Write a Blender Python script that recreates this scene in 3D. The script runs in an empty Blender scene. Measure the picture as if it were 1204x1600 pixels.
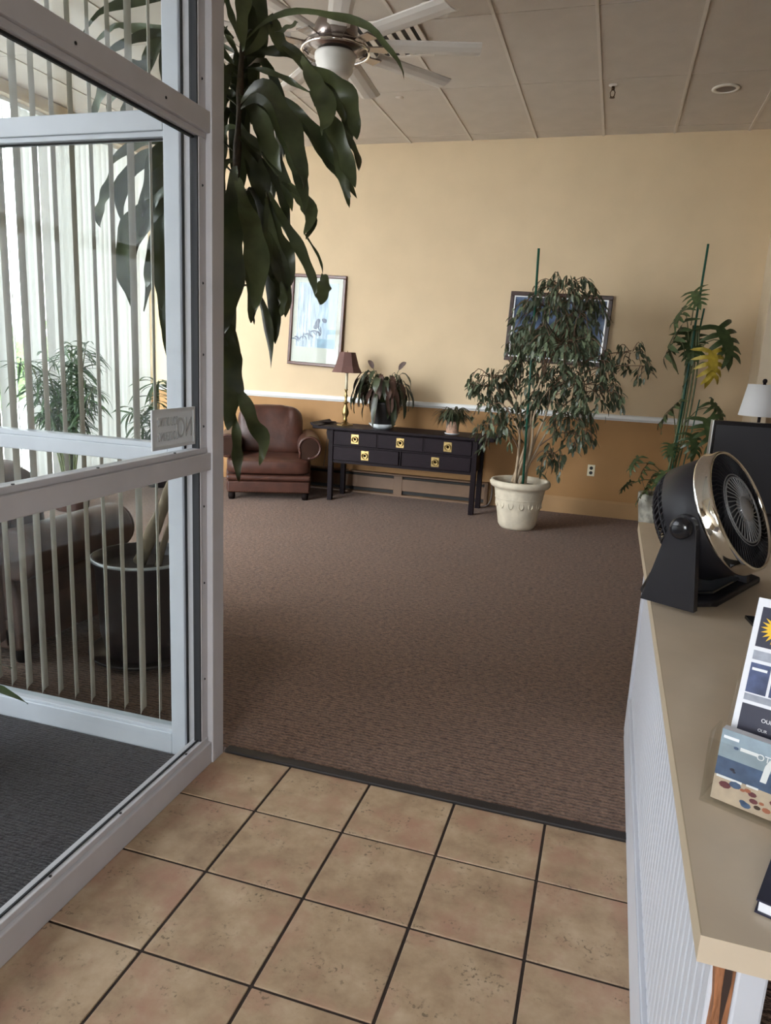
import bpy, bmesh, math, random
from mathutils import Vector, Matrix, Euler
random.seed(7)
S = bpy.context.scene
COL = S.collection
R = math.radians

# ------------------------------------------------------------------ camera
cam_d = bpy.data.cameras.new('camera'); cam = bpy.data.objects.new('camera', cam_d); COL.objects.link(cam)
FPX, YAW, PITCH, ROLL, HCAM = 1131.7, -0.29163, 0.2109, 0.0491, 1.5426
_r0 = Vector((math.cos(YAW), -math.sin(YAW), 0))
_f = Vector((math.sin(YAW)*math.cos(PITCH), math.cos(YAW)*math.cos(PITCH), -math.sin(PITCH)))
_u0 = _r0.cross(_f)
_r = math.cos(ROLL)*_r0 + math.sin(ROLL)*_u0
_u = -math.sin(ROLL)*_r0 + math.cos(ROLL)*_u0
cam.matrix_world = Matrix(((_r.x,_u.x,-_f.x,0),(_r.y,_u.y,-_f.y,0),(_r.z,_u.z,-_f.z,HCAM),(0,0,0,1)))
cam_d.sensor_fit = 'HORIZONTAL'; cam_d.sensor_width = 36; cam_d.lens = 36*FPX/1204
cam_d.clip_start = 0.02; cam_d.clip_end = 300
S.camera = cam
# ------------------------------------------------------------------ world, light, exposure
W = bpy.data.worlds.new('overcast_sky'); S.world = W; W.use_nodes = True
bg = W.node_tree.nodes['Background']
bg.inputs[0].default_value = (0.97, 0.97, 1.0, 1); bg.inputs[1].default_value = 9.0
S.view_settings.view_transform = 'Standard'; S.view_settings.look = 'None'
S.view_settings.exposure = 1.35; S.view_settings.gamma = 1.0; S.view_settings.use_curve_mapping = False
cy = S.cycles
cy.use_denoising = True
cy.max_bounces = 14; cy.diffuse_bounces = 8; cy.glossy_bounces = 4; cy.transmission_bounces = 6; cy.transparent_max_bounces = 32
cy.sample_clamp_indirect = 8.0
cy.caustics_reflective = False; cy.caustics_refractive = False
def portal(name, loc, rot, sx, sy):
    l = bpy.data.lights.new(name, 'AREA'); l.shape = 'RECTANGLE'; l.size = sx; l.size_y = sy
    l.cycles.is_portal = True
    o = bpy.data.objects.new(name, l); COL.objects.link(o); o.location = loc; o.rotation_euler = rot
# area light -Z axis faces into the rooms
portal('sky_portal', (-5.62, 5.05, 1.95), (0, R(-90), 0), 3.4, 5.3)
portal('sky_portal', (-3.68, 0.7, 1.83), (0, R(-90), 0), 3.6, 3.0)
portal('sky_portal', (-.3, -3.16, 1.75), (R(90), 0, 0), 1.8, 1.7)  # sky through the window added behind the viewer
portal('sky_portal', (-4.5, 2.1, 1.83), (R(90), 0, 0), 1.7, 3.6)

# ------------------------------------------------------------------ materials
def ramp(nt, fac, stops):
    n = nt.nodes.new('ShaderNodeValToRGB'); e = n.color_ramp.elements
    while len(e) < len(stops): e.new(0.5)
    for k, (p_, c) in enumerate(stops): e[k].position = p_; e[k].color = (*c, 1)
    nt.links.new(fac, n.inputs[0]); return n.outputs[0]
def srgb(r, g, b):
    f = lambda v: (v/255/12.92) if v/255 <= .04045 else ((v/255+.055)/1.055)**2.4
    return (f(r), f(g), f(b))
def M(name, col, rough=.6, metal=0, var=0, vscale=6, bump=0, bscale=40, spec=.5, coat=0, trans=0, rnd=0, stretch=None):
    m = bpy.data.materials.new(name); m.use_nodes = True; nt = m.node_tree
    b = nt.nodes['Principled BSDF']
    b.inputs['Base Color'].default_value = (*col, 1); b.inputs['Roughness'].default_value = rough
    b.inputs['Metallic'].default_value = metal; b.inputs['Specular IOR Level'].default_value = spec
    b.inputs['Coat Weight'].default_value = coat
    tc = nt.nodes.new('ShaderNodeTexCoord'); vec = tc.outputs['Object']
    if stretch:
        mp = nt.nodes.new('ShaderNodeMapping'); mp.inputs['Scale'].default_value = stretch
        nt.links.new(vec, mp.inputs[0]); vec = mp.outputs[0]
    if var or rnd:
        n = nt.nodes.new('ShaderNodeTexNoise'); n.inputs['Scale'].default_value = vscale; n.inputs['Detail'].default_value = 5
        nt.links.new(vec, n.inputs['Vector'])
        lo = tuple(max(0, c*(1-var)) for c in col); hi = tuple(min(1, c*(1+var)) for c in col)
        c = ramp(nt, n.outputs['Fac'], [(.3, lo), (.7, hi)])
        if rnd:
            oi = nt.nodes.new('ShaderNodeObjectInfo'); hs = nt.nodes.new('ShaderNodeHueSaturation')
            mr = nt.nodes.new('ShaderNodeMapRange'); mr.inputs[3].default_value = 1-rnd; mr.inputs[4].default_value = 1+rnd
            nt.links.new(oi.outputs['Random'], mr.inputs[0]); nt.links.new(mr.outputs[0], hs.inputs['Value'])
            nt.links.new(c, hs.inputs['Color']); c = hs.outputs[0]
        nt.links.new(c, b.inputs['Base Color'])
    if bump:
        n2 = nt.nodes.new('ShaderNodeTexNoise'); n2.inputs['Scale'].default_value = bscale; n2.inputs['Detail'].default_value = 4
        nt.links.new(vec, n2.inputs['Vector'])
        bp = nt.nodes.new('ShaderNodeBump'); bp.inputs['Strength'].default_value = bump; bp.inputs['Distance'].default_value = .01
        nt.links.new(n2.outputs['Fac'], bp.inputs['Height']); nt.links.new(bp.outputs[0], b.inputs['Normal'])
    if trans:
        t = nt.nodes.new('ShaderNodeBsdfTranslucent'); t.inputs[0].default_value = (*col, 1)
        mx = nt.nodes.new('ShaderNodeMixShader'); mx.inputs[0].default_value = trans
        out = nt.nodes['Material Output']
        nt.links.new(b.outputs[0], mx.inputs[1]); nt.links.new(t.outputs[0], mx.inputs[2]); nt.links.new(mx.outputs[0], out.inputs[0])
    return m
def glass_mat(name, tint=(1,1,1), refl=.012, rough=0.0):
    m = bpy.data.materials.new(name); m.use_nodes = True; nt = m.node_tree; nt.nodes.clear()
    o = nt.nodes.new('ShaderNodeOutputMaterial'); t = nt.nodes.new('ShaderNodeBsdfTransparent'); t.inputs[0].default_value = (*tint, 1)
    g = nt.nodes.new('ShaderNodeBsdfGlossy'); g.inputs['Roughness'].default_value = rough
    lw = nt.nodes.new('ShaderNodeLayerWeight'); lw.inputs[0].default_value = .5
    pw_ = nt.nodes.new('ShaderNodeMath'); pw_.operation = 'POWER'; pw_.inputs[1].default_value = 4.5; nt.links.new(lw.outputs['Facing'], pw_.inputs[0])
    f = nt.nodes.new('ShaderNodeMath'); f.operation = 'MULTIPLY_ADD'; f.inputs[1].default_value = .5; f.inputs[2].default_value = refl; nt.links.new(pw_.outputs[0], f.inputs[0])
    mx = nt.nodes.new('ShaderNodeMixShader')
    nt.links.new(f.outputs[0], mx.inputs[0]); nt.links.new(t.outputs[0], mx.inputs[1]); nt.links.new(g.outputs[0], mx.inputs[2]); nt.links.new(mx.outputs[0], o.inputs[0])
    return m

MAT = {}
MAT['wall_up'] = M('upper wall paint', (.60,.465,.30), .75, var=.04, vscale=3, bump=.05, bscale=120)
MAT['wall_low'] = M('lower wall paint', (.37,.20,.075), .7, var=.05, vscale=3, bump=.05, bscale=120)
MAT['wall_pale'] = M('pale wall paint', (.62,.52,.38), .75, var=.04)
MAT['wall_shaded'] = M('wall paint darkened as shade', (.34,.27,.19), .75, var=.04)  # same wall paint, darkened in colour to stand for the dim office
MAT['trim_white'] = M('white trim paint', (.78,.80,.80), .45, var=.03)
MAT['base_tan'] = M('tan baseboard paint', (.38,.225,.10), .6, var=.05)
MAT['alu'] = M('white painted aluminium', (.54,.525,.54), .45, var=.04, vscale=10)
MAT['alu2'] = M('pale grey aluminium', (.58,.61,.65), .4, var=.04, vscale=10)
MAT['gasket'] = M('black gasket', (.015,.015,.017), .7)
MAT['screw'] = M('dark screw', (.03,.03,.03), .4, metal=.6)
MAT['glass'] = glass_mat('clear glass', (.93,.95,.95))
MAT['glass_dimming'] = glass_mat('light-dimming entrance glass', (.52,.53,.54))  # tint added on the unseen doors to cut daylight in the vestibule
MAT['grout'] = M('dark grout', (.035,.022,.016), .9, var=.2, vscale=60)
MAT['strip'] = M('black rubber strip', (.018,.014,.013), .6)
MAT['ceil'] = M('ceiling panel', (.60,.54,.475), .9, var=.04, vscale=5, bump=.25, bscale=180)
MAT['ceilbar'] = M('ceiling grid bar', (.66,.60,.53), .6)
MAT['ceilgap'] = M('ceiling shadow gap', (.22,.18,.15), .9)
MAT['slat'] = M('vinyl blind slat', (.78,.78,.75), .55, trans=.055, var=.02)
MAT['slat2'] = M('cream blind slat', (.66,.62,.55), .5, trans=.2, var=.03)
MAT['leather'] = M('brown leather', (.062,.023,.015), .40, var=.3, vscale=9, bump=.25, bscale=14, spec=.5)
MAT['leather2'] = M('taupe brown leather', (.10,.055,.040), .45, var=.3, vscale=9, bump=.25, bscale=14)
MAT['leather_dark'] = M('dark leather panel', (.036,.016,.010), .7, var=.2, spec=.15)
MAT['foot'] = M('dark wood foot', (.010,.006,.005), .7, spec=.1)
MAT['ebony'] = M('dark stained wood', (.009,.005,.007), .5, var=.35, vscale=14, spec=.12, stretch=(1,8,8))
MAT['ebony2'] = M('dark stained drawer wood', (.012,.007,.010), .5, var=.35, vscale=14, spec=.12, stretch=(1,8,8))
MAT['brass'] = M('aged brass', (.40,.29,.12), .35, metal=1, var=.25, vscale=30)
MAT['brass_dk'] = M('dark brass', (.20,.13,.05), .35, metal=1, var=.3, vscale=30)
MAT['shade_mauve'] = M('mauve lamp shade', (.135,.068,.058), .8, var=.1, bump=.1, bscale=200)
MAT['shade_white'] = M('white lamp shade', (.82,.83,.85), .7, trans=.4)
MAT['leaf_drac'] = M('dracaena leaf', (.064,.080,.033), .32, var=.6, vscale=7, rnd=.35, trans=.10)
MAT['leaf_yel'] = M('yellow leaf', (.40,.30,.035), .5, var=.3, vscale=8, trans=.2)
MAT['leaf_brown'] = M('withered leaf', (.065,.032,.022), .6, var=.4, vscale=12)
MAT['leaf_lily'] = M('lily leaf', (.040,.050,.026), .35, var=.5, vscale=9, rnd=.4, trans=.1)
MAT['leaf_fic'] = M('ficus leaf', (.115,.145,.085), .38, var=.45, vscale=6, rnd=.45, trans=.15)
MAT['leaf_phil'] = M('philodendron leaf', (.050,.078,.028), .4, var=.4, vscale=6, rnd=.3, trans=.12)
MAT['leaf_palm'] = M('palm leaf', (.045,.085,.035), .4, var=.4, vscale=6, rnd=.35, trans=.25)
MAT['bark'] = M('pale bark', (.33,.25,.165), .8, var=.35, vscale=18, bump=.5, bscale=30, stretch=(1,1,.3))
MAT['bark_dk'] = M('brown twig', (.14,.085,.05), .8, var=.3, vscale=18)
MAT['stem_dark'] = M('dark cane', (.055,.038,.022), .7, var=.4, vscale=30, bump=.5, bscale=60)
MAT['stem_g'] = M('green stem', (.085,.10,.035), .5, var=.3, vscale=12)
MAT['stake'] = M('green plastic stake', (.012,.085,.055), .4)
MAT['soil'] = M('potting soil', (.022,.014,.010), 1, var=.4, vscale=40, bump=.8, bscale=60)
MAT['pot_cream'] = M('cream plaster pot', (.62,.56,.44), .75, var=.12, vscale=10, bump=.25, bscale=50)
MAT['pot_dark'] = M('dark plastic pot', (.030,.022,.022), .4, var=.2)
MAT['pot_black'] = M('black pot', (.016,.015,.015), .5)
MAT['pot_brown'] = M('brown glazed pot', (.075,.035,.025), .3, var=.3)
MAT['pot_grey'] = M('mottled grey pot', (.35,.34,.29), .6, var=.45, vscale=16)
MAT['saucer'] = M('pale saucer', (.62,.66,.68), .4)
MAT['steel_rim'] = M('pale metallic rim', (.55,.58,.60), .3, metal=.5)
MAT['nickel'] = M('brushed nickel', (.30,.255,.235), .25, metal=1, var=.1)
MAT['blade'] = M('white fan blade', (.66,.62,.57), .5, var=.03)
MAT['bowl'] = M('frosted glass bowl', (.80,.77,.71), .35, trans=.15)
MAT['black_pl'] = M('matte black plastic', (.012,.011,.014), .45, spec=.3)
MAT['black_gl'] = M('glossy black plastic', (.010,.010,.012), .15)
MAT['chrome'] = M('chrome', (.82,.80,.76), .06, metal=1)
MAT['grey_pl'] = M('grey plastic', (.22,.22,.225), .35, metal=.3)
MAT['top'] = M('laminate countertop', (.58,.48,.365), .38, var=.08, vscale=5, bump=.03, bscale=90)
MAT['top_edge'] = M('laminate edge band', (.50,.41,.29), .5, var=.08)
MAT['bead'] = M('white beadboard paint', (.56,.575,.63), .5, var=.03)
MAT['rawwood'] = M('split raw wood', (.28,.115,.05), .8, var=.5, vscale=20, bump=.6, bscale=40, stretch=(4,4,.6))
MAT['darkwood'] = M('dark splinter', (.035,.018,.012), .8)
MAT['ivory'] = M('ivory plastic', (.72,.66,.48), .4)
MAT['dark'] = M('dark slot', (.012,.011,.010), .7)
MAT['heater'] = M('brown heater enamel', (.16,.09,.048), .5, var=.1)
MAT['frame_mah'] = M('mahogany frame', (.085,.028,.018), .3, var=.4, vscale=14, stretch=(6,6,6))
MAT['frame_dk'] = M('dark walnut frame', (.045,.022,.017), .3, var=.4, vscale=14)
MAT['mat_board'] = M('pale mat board', (.66,.66,.58), .8)
MAT['silver'] = M('silver edge', (.6,.6,.6), .3, metal=.8)
MAT['paper'] = M('white card', (.72,.73,.78), .6)
MAT['navy'] = M('navy print', (.028,.030,.055), .45)
MAT['navy2'] = M('dark navy cover', (.020,.019,.040), .35)
MAT['sun'] = M('yellow print', (.75,.46,.02), .5)
MAT['print_grey'] = M('grey print', (.30,.32,.38), .5, var=.2, vscale=60)
MAT['print_blue'] = M('blue photo print', (.055,.075,.16), .4, var=.7, vscale=25)
MAT['print_sky'] = M('sky print', (.25,.32,.38), .45, var=.15, vscale=40)
MAT['print_sea'] = M('sea print', (.055,.095,.18), .45, var=.25, vscale=60)
MAT['print_sand'] = M('sand print', (.46,.37,.28), .45, var=.12, vscale=60)
MAT['print_red'] = M('maroon print', (.12,.03,.04), .45)
MAT['print_skin'] = M('orange print', (.33,.11,.06), .45)
MAT['print_white'] = M('white print', (.75,.77,.80), .45)
MAT['acrylic'] = glass_mat('clear acrylic', (.97,.97,.96), .02, .03)
MAT['sign_plate'] = M('grey sign plate', (.72,.74,.75), .5, trans=.2)
MAT['sign_text'] = M('grey sign lettering', (.42,.43,.44), .5)
MAT['plaster'] = M('white plastic', (.72,.68,.60), .5)
MAT['bronze'] = M('bronze sprinkler', (.10,.06,.035), .35, metal=.9)
MAT['asphalt'] = M('pale paving', (.42,.42,.41), .9, var=.1)
MAT['hedge'] = M('hedge leaves', (.09,.16,.04), .6, var=.5, vscale=9)
MAT['terra'] = M('patterned clay pot', (.42,.26,.18), .6, var=.35, vscale=40)
MAT['cord'] = M('grey cord', (.16,.14,.13), .6)
MAT['desk'] = M('office cabinet wood', (.10,.06,.035), .5, var=.3)

# carpet: looped rows, brown with dark flecks
def carpet(name, c_lo, c_hi, rows=100, bumpd=.012, speck=.0):
    m = bpy.data.materials.new(name); m.use_nodes = True; nt = m.node_tree; b = nt.nodes['Principled BSDF']
    b.inputs['Roughness'].default_value = .95; b.inputs['Specular IOR Level'].default_value = .15
    b.inputs['Sheen Weight'].default_value = .15; b.inputs['Sheen Roughness'].default_value = .5
    tc = nt.nodes.new('ShaderNodeTexCoord')
    mp = nt.nodes.new('ShaderNodeMapping'); mp.inputs['Scale'].default_value = (90, 170, 1); nt.links.new(tc.outputs['Object'], mp.inputs[0])
    no = nt.nodes.new('ShaderNodeTexNoise'); no.inputs['Scale'].default_value = 1; no.inputs['Detail'].default_value = 3
    nt.links.new(mp.outputs[0], no.inputs['Vector'])
    wv = nt.nodes.new('ShaderNodeTexWave'); wv.bands_direction = 'Y'; wv.inputs['Scale'].default_value = rows/2/math.pi*1.0; wv.inputs['Distortion'].default_value = 3.5
    wv.inputs['Detail'].default_value = 2; wv.inputs['Detail Scale'].default_value = 3
    nt.links.new(tc.outputs['Object'], wv.inputs['Vector'])
    big = nt.nodes.new('ShaderNodeTexNoise'); big.inputs['Scale'].default_value = 1.3; nt.links.new(tc.outputs['Object'], big.inputs['Vector'])
    ad = nt.nodes.new('ShaderNodeMath'); ad.operation = 'MULTIPLY_ADD'; ad.inputs[1].default_value = .24
    nt.links.new(wv.outputs['Fac'], ad.inputs[0])
    a2 = nt.nodes.new('ShaderNodeMath'); a2.operation = 'MULTIPLY_ADD'; a2.inputs[1].default_value = .76
    mp3 = nt.nodes.new('ShaderNodeMapping'); mp3.inputs['Scale'].default_value = (34, 52, 1); nt.links.new(tc.outputs['Object'], mp3.inputs[0])
    n3 = nt.nodes.new('ShaderNodeTexNoise'); n3.inputs['Scale'].default_value = 1; n3.inputs['Detail'].default_value = 2; nt.links.new(mp3.outputs[0], n3.inputs['Vector'])
    nt.links.new(no.outputs['Fac'], a2.inputs[0])
    a3 = nt.nodes.new('ShaderNodeMath'); a3.operation = 'MULTIPLY_ADD'; a3.inputs[1].default_value = .75; a3.inputs[2].default_value = -.36; nt.links.new(n3.outputs['Fac'], a3.inputs[0]); nt.links.new(a3.outputs[0], a2.inputs[2])
    nt.links.new(a2.outputs[0], ad.inputs[2])
    c = ramp(nt, ad.outputs[0], [(.25, c_lo), (.72, c_hi)])
    hs = nt.nodes.new('ShaderNodeHueSaturation'); mr = nt.nodes.new('ShaderNodeMapRange'); mr.inputs[3].default_value = .9; mr.inputs[4].default_value = 1.1
    nt.links.new(big.outputs['Fac'], mr.inputs[0]); nt.links.new(mr.outputs[0], hs.inputs['Value']); nt.links.new(c, hs.inputs['Color'])
    nt.links.new(hs.outputs[0], b.inputs['Base Color'])
    bp = nt.nodes.new('ShaderNodeBump'); bp.inputs['Strength'].default_value = .9; bp.inputs['Distance'].default_value = bumpd
    nt.links.new(ad.outputs[0], bp.inputs['Height']); nt.links.new(bp.outputs[0], b.inputs['Normal'])
    return m
MAT['carpet'] = carpet('brown loop carpet', (.050,.025,.016), (.255,.152,.102))
MAT['mat'] = carpet('charcoal entrance mat', (.006,.006,.007), (.042,.040,.045), rows=150)

# ceramic tile: mottled tan with pink clouds and dark pitting
def tile_mat():
    m = bpy.data.materials.new('tan ceramic tile'); m.use_nodes = True; nt = m.node_tree; b = nt.nodes['Principled BSDF']
    b.inputs['Roughness'].default_value = .42; b.inputs['Specular IOR Level'].default_value = .4
    tc = nt.nodes.new('ShaderNodeTexCoord'); oi = nt.nodes.new('ShaderNodeObjectInfo')
    sc_ = nt.nodes.new('ShaderNodeVectorMath'); sc_.operation = 'SCALE'; sc_.inputs[3].default_value = 37.0
    cb = nt.nodes.new('ShaderNodeCombineXYZ'); nt.links.new(oi.outputs['Random'], cb.inputs[0]); nt.links.new(oi.outputs['Random'], cb.inputs[1])
    nt.links.new(cb.outputs[0], sc_.inputs[0])
    ad = nt.nodes.new('ShaderNodeVectorMath'); ad.operation = 'ADD'; nt.links.new(tc.outputs['Object'], ad.inputs[0]); nt.links.new(sc_.outputs[0], ad.inputs[1])
    def noise(s, d=5):
        n = nt.nodes.new('ShaderNodeTexNoise'); n.inputs['Scale'].default_value = s; n.inputs['Detail'].default_value = d; n.inputs['Roughness'].default_value = .65
        nt.links.new(ad.outputs[0], n.inputs['Vector']); return n.outputs['Fac']
    c1 = ramp(nt, noise(7), [(.30, (.27,.175,.110)), (.50, (.40,.285,.180)), (.72, (.50,.375,.255))])
    pk = ramp(nt, noise(4.1), [(.48, (0,0,0)), (.66, (.9,.9,.9))])
    mx = nt.nodes.new('ShaderNodeMix'); mx.data_type = 'RGBA'; nt.links.new(pk, mx.inputs[0]); nt.links.new(c1, mx.inputs[6]); mx.inputs[7].default_value = (.37,.205,.140,1)
    a = ramp(nt, noise(9), [(.50, (0,0,0)), (.62, (1,1,1))]); bb = ramp(nt, noise(75, 3), [(.56, (0,0,0)), (.62, (1,1,1))])
    mu = nt.nodes.new('ShaderNodeMath'); mu.operation = 'MULTIPLY'; nt.links.new(a, mu.inputs[0]); nt.links.new(bb, mu.inputs[1])
    m5 = nt.nodes.new('ShaderNodeMath'); m5.operation = 'MULTIPLY'; m5.inputs[1].default_value = .85; nt.links.new(mu.outputs[0], m5.inputs[0])
    m2 = nt.nodes.new('ShaderNodeMix'); m2.data_type = 'RGBA'; nt.links.new(m5.outputs[0], m2.inputs[0]); nt.links.new(mx.outputs[2], m2.inputs[6]); m2.inputs[7].default_value = (.14,.10,.065,1)
    nt.links.new(m2.outputs[2], b.inputs['Base Color'])
    bp = nt.nodes.new('ShaderNodeBump'); bp.inputs['Strength'].default_value = .25; bp.inputs['Distance'].default_value = .003
    nt.links.new(noise(30), bp.inputs['Height']); nt.links.new(bp.outputs[0], b.inputs['Normal'])
    return m
MAT['tile'] = tile_mat()
# watercolour-like print: cool streaks, bluer on one side
def print_mat(name, cols, sx, sz, axis_cols=None):
    m = bpy.data.materials.new(name); m.use_nodes = True; nt = m.node_tree; b = nt.nodes['Principled BSDF']; b.inputs['Roughness'].default_value = .25
    tc = nt.nodes.new('ShaderNodeTexCoord'); mp = nt.nodes.new('ShaderNodeMapping'); mp.inputs['Scale'].default_value = (sx, 1, sz)
    nt.links.new(tc.outputs['Object'], mp.inputs[0])
    n = nt.nodes.new('ShaderNodeTexNoise'); n.inputs['Scale'].default_value = 1; n.inputs['Detail'].default_value = 6; nt.links.new(mp.outputs[0], n.inputs['Vector'])
    c = ramp(nt, n.outputs['Fac'], cols)
    if axis_cols:
        sp = nt.nodes.new('ShaderNodeSeparateXYZ'); nt.links.new(tc.outputs['Object'], sp.inputs[0])
        mr = nt.nodes.new('ShaderNodeMapRange'); mr.inputs[1].default_value = axis_cols[0]; mr.inputs[2].default_value = axis_cols[1]
        nt.links.new(sp.outputs[0], mr.inputs[0])
        mx = nt.nodes.new('ShaderNodeMix'); mx.data_type = 'RGBA'; nt.links.new(mr.outputs[0], mx.inputs[0]); nt.links.new(c, mx.inputs[6]); mx.inputs[7].default_value = (*axis_cols[2], 1); c = mx.outputs[2]
    nt.links.new(c, b.inputs['Base Color']); return m
MAT['art1'] = print_mat('pale blue watercolour print', [(.3, (.20,.26,.36)), (.5, (.38,.46,.56)), (.7, (.62,.72,.80))], 28, 5, (-.05, .35, (.22,.40,.60)))
MAT['art2'] = print_mat('dark blue mountain print', [(.28, (.02,.028,.05)), (.45, (.08,.11,.20)), (.6, (.17,.22,.36)), (.75, (.42,.47,.56))], 3, 4)
MAT['art_ink'] = M('indigo ink print', (.07,.09,.16), .4)
MAT['art_pond'] = M('teal pond print', (.16,.30,.42), .35, var=.2, vscale=12)

# ------------------------------------------------------------------ mesh helpers
class MB:
    def __init__(s): s.v = []; s.f = []; s.off = Vector((0,0,0)); s.mx = None
    def add(s, vs, fs):
        b = len(s.v)
        for q in vs:
            q = Vector(q)
            if s.mx is not None: q = s.mx @ q
            s.v.append(q)
        s.f += [tuple(b+i for i in f) for f in fs]; return s
    def box(s, x0, x1, y0, y1, z0, z1):
        vs = [(x0,y0,z0),(x1,y0,z0),(x1,y1,z0),(x0,y1,z0),(x0,y0,z1),(x1,y0,z1),(x1,y1,z1),(x0,y1,z1)]
        return s.add(vs, [(0,3,2,1),(4,5,6,7),(0,1,5,4),(1,2,6,5),(2,3,7,6),(3,0,4,7)])
    def lathe(s, prof, n=24, cx=0, cy=0, cap=True, axis='Z', ang=None):
        vs = []; fs = []; k = len(prof)
        for i in range(n):
            a = 2*math.pi*i/n
            for (r, z) in prof: vs.append((cx+r*math.cos(a), cy+r*math.sin(a), z))
        for i in range(n):
            j = (i+1) % n
            for q in range(k-1): fs.append((i*k+q, j*k+q, j*k+q+1, i*k+q+1))
        if cap:
            if prof[0][0] > 1e-6: fs.append(tuple(i*k for i in range(n))[::-1])
            if prof[-1][0] > 1e-6: fs.append(tuple(i*k+k-1 for i in range(n)))
        return s.add(vs, fs)
    def tube(s, pts, rad, n=8, cap=True):
        pts = [Vector(q) for q in pts]; m = len(pts)
        if not hasattr(rad, '__len__'): rad = [rad]*m
        vs = []; fs = []; prev = None
        for i, q in enumerate(pts):
            t = (pts[min(i+1, m-1)]-pts[max(i-1, 0)]).normalized()
            if prev is None:
                a = Vector((0,0,1)) if abs(t.z) < .9 else Vector((1,0,0)); u = t.cross(a).normalized()
            else:
                u = (prev - t*prev.dot(t))
                u = u.normalized() if u.length > 1e-6 else t.orthogonal().normalized()
            prev = u; w = t.cross(u)
            for j in range(n):
                a = 2*math.pi*j/n; vs.append(q+(u*math.cos(a)+w*math.sin(a))*rad[i])
        for i in range(m-1):
            for j in range(n):
                k = (j+1) % n; fs.append((i*n+j, i*n+k, (i+1)*n+k, (i+1)*n+j))
        if cap: fs.append(tuple(range(n))[::-1]); fs.append(tuple((m-1)*n+j for j in range(n)))
        return s.add(vs, fs)
    def prism(s, poly, y0, y1, axis='Y'):
        # poly in (x,z) extruded along y, or (x,y) along z
        n = len(poly)
        if axis == 'Y': vs = [(a, y0, b) for a, b in poly]+[(a, y1, b) for a, b in poly]
        elif axis == 'X': vs = [(y0, a, b) for a, b in poly]+[(y1, a, b) for a, b in poly]
        else: vs = [(a, b, y0) for a, b in poly]+[(a, b, y1) for a, b in poly]
        fs = [tuple(range(n))[::-1], tuple(range(n, 2*n))]+[(i, (i+1) % n, n+(i+1) % n, n+i) for i in range(n)]
        return s.add(vs, fs)
    def mesh(s, name, mat, smooth=False):
        me = bpy.data.meshes.new(name); me.from_pydata([tuple(q) for q in s.v], [], s.f)
        bm = bmesh.new(); bm.from_mesh(me); bmesh.ops.recalc_face_normals(bm, faces=bm.faces); bm.to_mesh(me); bm.free()
        me.materials.append(mat if not isinstance(mat, str) else MAT[mat])
        if smooth:
            for q in me.polygons: q.use_smooth = True
        me.update(); return me
    def build(s, name, mat, parent=None, loc=None, rot=None, bevel=0, smooth=False, seg=2, subd=0, autosmooth=None):
        me = s.mesh(name, mat, smooth)
        return link(name, me, parent, loc, rot, bevel, seg, subd, smooth)
def link(name, me, parent=None, loc=None, rot=None, bevel=0, seg=2, subd=0, smooth=False):
    o = bpy.data.objects.new(name, me); COL.objects.link(o); o.parent = parent
    if loc is not None: o.location = loc
    if rot is not None: o.rotation_euler = rot
    if bevel:
        b = o.modifiers.new('bevel', 'BEVEL'); b.width = bevel; b.segments = seg; b.limit_method = 'ANGLE'; b.angle_limit = R(40)
        if smooth or seg > 2:
            for q in me.polygons: q.use_smooth = True
            o.modifiers.new('wn', 'WEIGHTED_NORMAL')
    if subd:
        d = o.modifiers.new('subd', 'SUBSURF'); d.levels = d.render_levels = subd
    return o
def box(x0, x1, y0, y1, z0, z1): return MB().box(x0, x1, y0, y1, z0, z1)
def tag(o, label, cat=None, group=None, kind=None):
    o['label'] = label
    if cat: o['category'] = cat
    if group: o['group'] = group
    if kind: o['kind'] = kind
    return o
def thing(name, loc, label, cat, rz=0, group=None):
    o = bpy.data.objects.new(name, None); COL.objects.link(o); o.location = loc; o.rotation_euler = (0, 0, rz); o.empty_display_size = .1
    return tag(o, label, cat, group)
def struct(o, label=None):
    o['kind'] = 'structure'
    if label: o['label'] = label
    return o
def empty_struct(name, label, loc=(0,0,0)):
    o = bpy.data.objects.new(name, None); COL.objects.link(o); o.location = loc; return struct(o, label)
def crom(pts, n):
    pts = [Vector(q) for q in pts]; m = len(pts); out = []
    L = [0]
    for i in range(1, m): L.append(L[-1]+(pts[i]-pts[i-1]).length)
    for k in range(n):
        s_ = L[-1]*k/(n-1); i = 0
        while i < m-2 and L[i+1] < s_: i += 1
        t = (s_-L[i])/max(1e-9, L[i+1]-L[i])
        p0 = pts[max(i-1, 0)]; p1 = pts[i]; p2 = pts[i+1]; p3 = pts[min(i+2, m-1)]
        out.append(.5*((2*p1)+(p2-p0)*t+(2*p0-5*p1+4*p2-p3)*t*t+(3*p1-p0-3*p2+p3)*t*t*t))
    return out
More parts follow.
